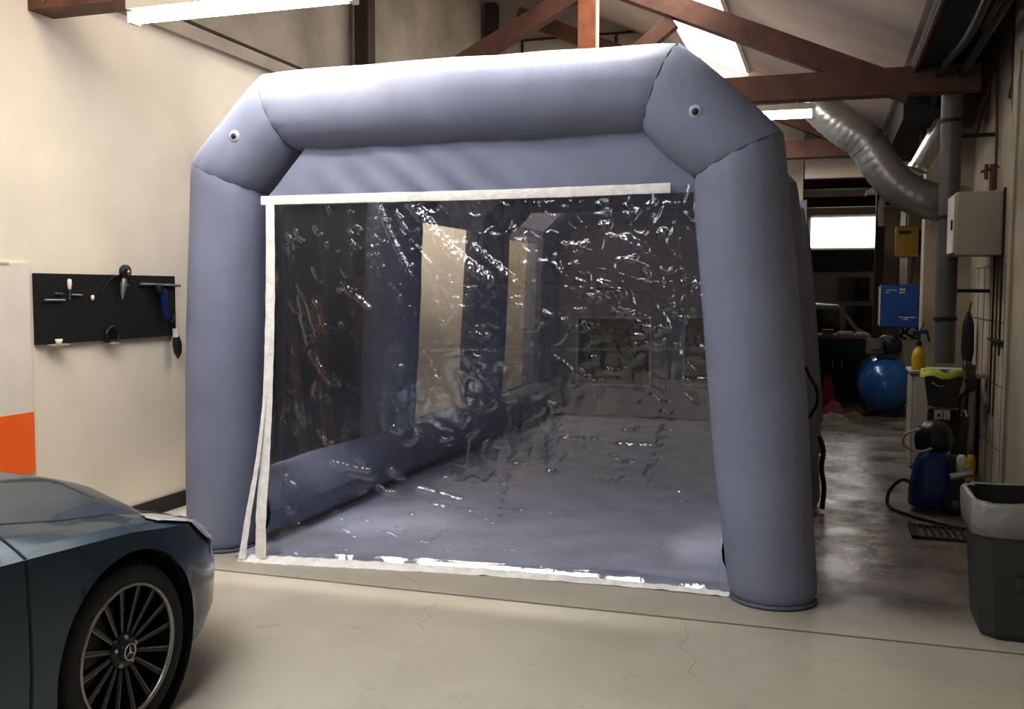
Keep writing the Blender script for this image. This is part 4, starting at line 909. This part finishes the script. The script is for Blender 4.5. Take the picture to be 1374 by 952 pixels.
# ---------------------------------------------------------------- waste bin at right edge
wb = empty('waste_bin', (.95,5.0,0), 'dark grey square waste bin with pale liner over its rim at right edge', 'waste bin')
def sq(cx, cy, h, z, c=.12, n=4):
    pts = [(-h,-h+c),(-h+c,-h),(h-c,-h),(h,-h+c),(h,h-c),(h-c,h),(-h+c,h),(-h,h-c)]
    out = []
    for (a,b),(p,q) in zip(pts, pts[1:]+pts[:1]):
        for k in range(n): out.append(Vector((cx+lerp(a,p,k/n), cy+lerp(b,q,k/n), z)))
    return out+[out[0].copy()]
bx, by = .905, 5.02
MB().grid([sq(bx,by,.10,.004,.03),sq(bx,by,.185,.004,.06),sq(bx,by,.20,.03,.06),sq(bx,by,.235,.56,.06)],False).build('bin_body','bin',wb)
L_ = []
for (h,z) in ((.238,.485),(.247,.49),(.252,.56),(.256,.635),(.245,.652),(.228,.645),(.215,.50),(.19,.10)):
    r = sq(bx,by,h,z,.06)
    for k, p in enumerate(r[:-1]):
        wv = .006*noise.noise((k*1.7,z*20,0)); p.x += wv; p.y += wv; p.z += .012*noise.noise((k*.9,z*5,4))
    r[-1] = r[0].copy(); L_.append(r)
MB().grid(L_[:6]).build('bin_liner','bag',wb); MB().grid(L_[5:]+[sq(bx,by,.02,.09,.005)]).build('liner_inside','blackmatte',wb)
MB().box(bx-.07,bx+.07,by-.242,by-.232,.25,.31).build('grip','bin',wb,.004)

# ================================================================ light and camera
def area(name, loc, tgt, sx, sy, e, col, spread=180):
    l = bpy.data.lights.new(name, 'AREA'); l.shape = 'RECTANGLE'; l.size = sx; l.size_y = sy; l.energy = e; l.color = col; l.spread = math.radians(spread)
    o = bpy.data.objects.new(name, l); COL.objects.link(o); o.location = loc
    o.rotation_euler = (Vector(tgt)-Vector(loc)).to_track_quat('-Z','Y').to_euler(); return o
area('booth_top_fill', (-2.1,5.15,4.3), (-2.1,5.65,0), 2.8, .25, 150, (1,.97,.9), 32)  # added fill that whitens the top of the front arch
area('booth_inside_fill', (-2.5,7.1,4.6), (-2.3,7.1,0), 1.8, 2.8, 60, (1,.97,.92), 110)  # added fill to brighten the inside of the booth
area('skylight_light', (-1.32,10.0,4.2), (-1.6,9.0,0), .6, 4.5, 60, (1,.97,.92))
area('wall_fill', (-3.3,3.4,4.6), (-4.5,4.4,1.6), 2.0, .8, 50, (1,.86,.68))  # added fill to brighten the left wall
area('rear_wall_fill', (-3.75,11.2,3.7), (-4.5,11.6,1.2), 2.4, .3, 60, (1,.90,.74))  # added fill for the wall seen through the side windows
area('far_light', (.2,16.5,3.3), (.4,14.5,0), .9, 2.0, 14, (1,.96,.9))
w = bpy.data.worlds.new('World'); S.world = w; w.use_nodes = True
w.node_tree.nodes['Background'].inputs[0].default_value = (.72,.80,1,1); w.node_tree.nodes['Background'].inputs[1].default_value = .07
cam = bpy.data.cameras.new('Camera'); co = bpy.data.objects.new('Camera', cam); COL.objects.link(co)
cam.sensor_width = 36; cam.lens = 1303.2/1374*36; cam.clip_end = 100
co.matrix_world = Matrix(((0.951344,-0.023106,0.307264,0),(0.308119,0.062644,-0.949283,0),(0.002686,0.997768,0.066715,1.6),(0,0,0,1)))
S.camera = co
S.view_settings.view_transform = 'Standard'; S.view_settings.look = 'None'; S.view_settings.exposure = .18; S.view_settings.gamma = .86
S.cycles.max_bounces = 8; S.cycles.transparent_max_bounces = 16; S.cycles.caustics_reflective = False; S.cycles.caustics_refractive = False
S.cycles.sample_clamp_indirect = 6
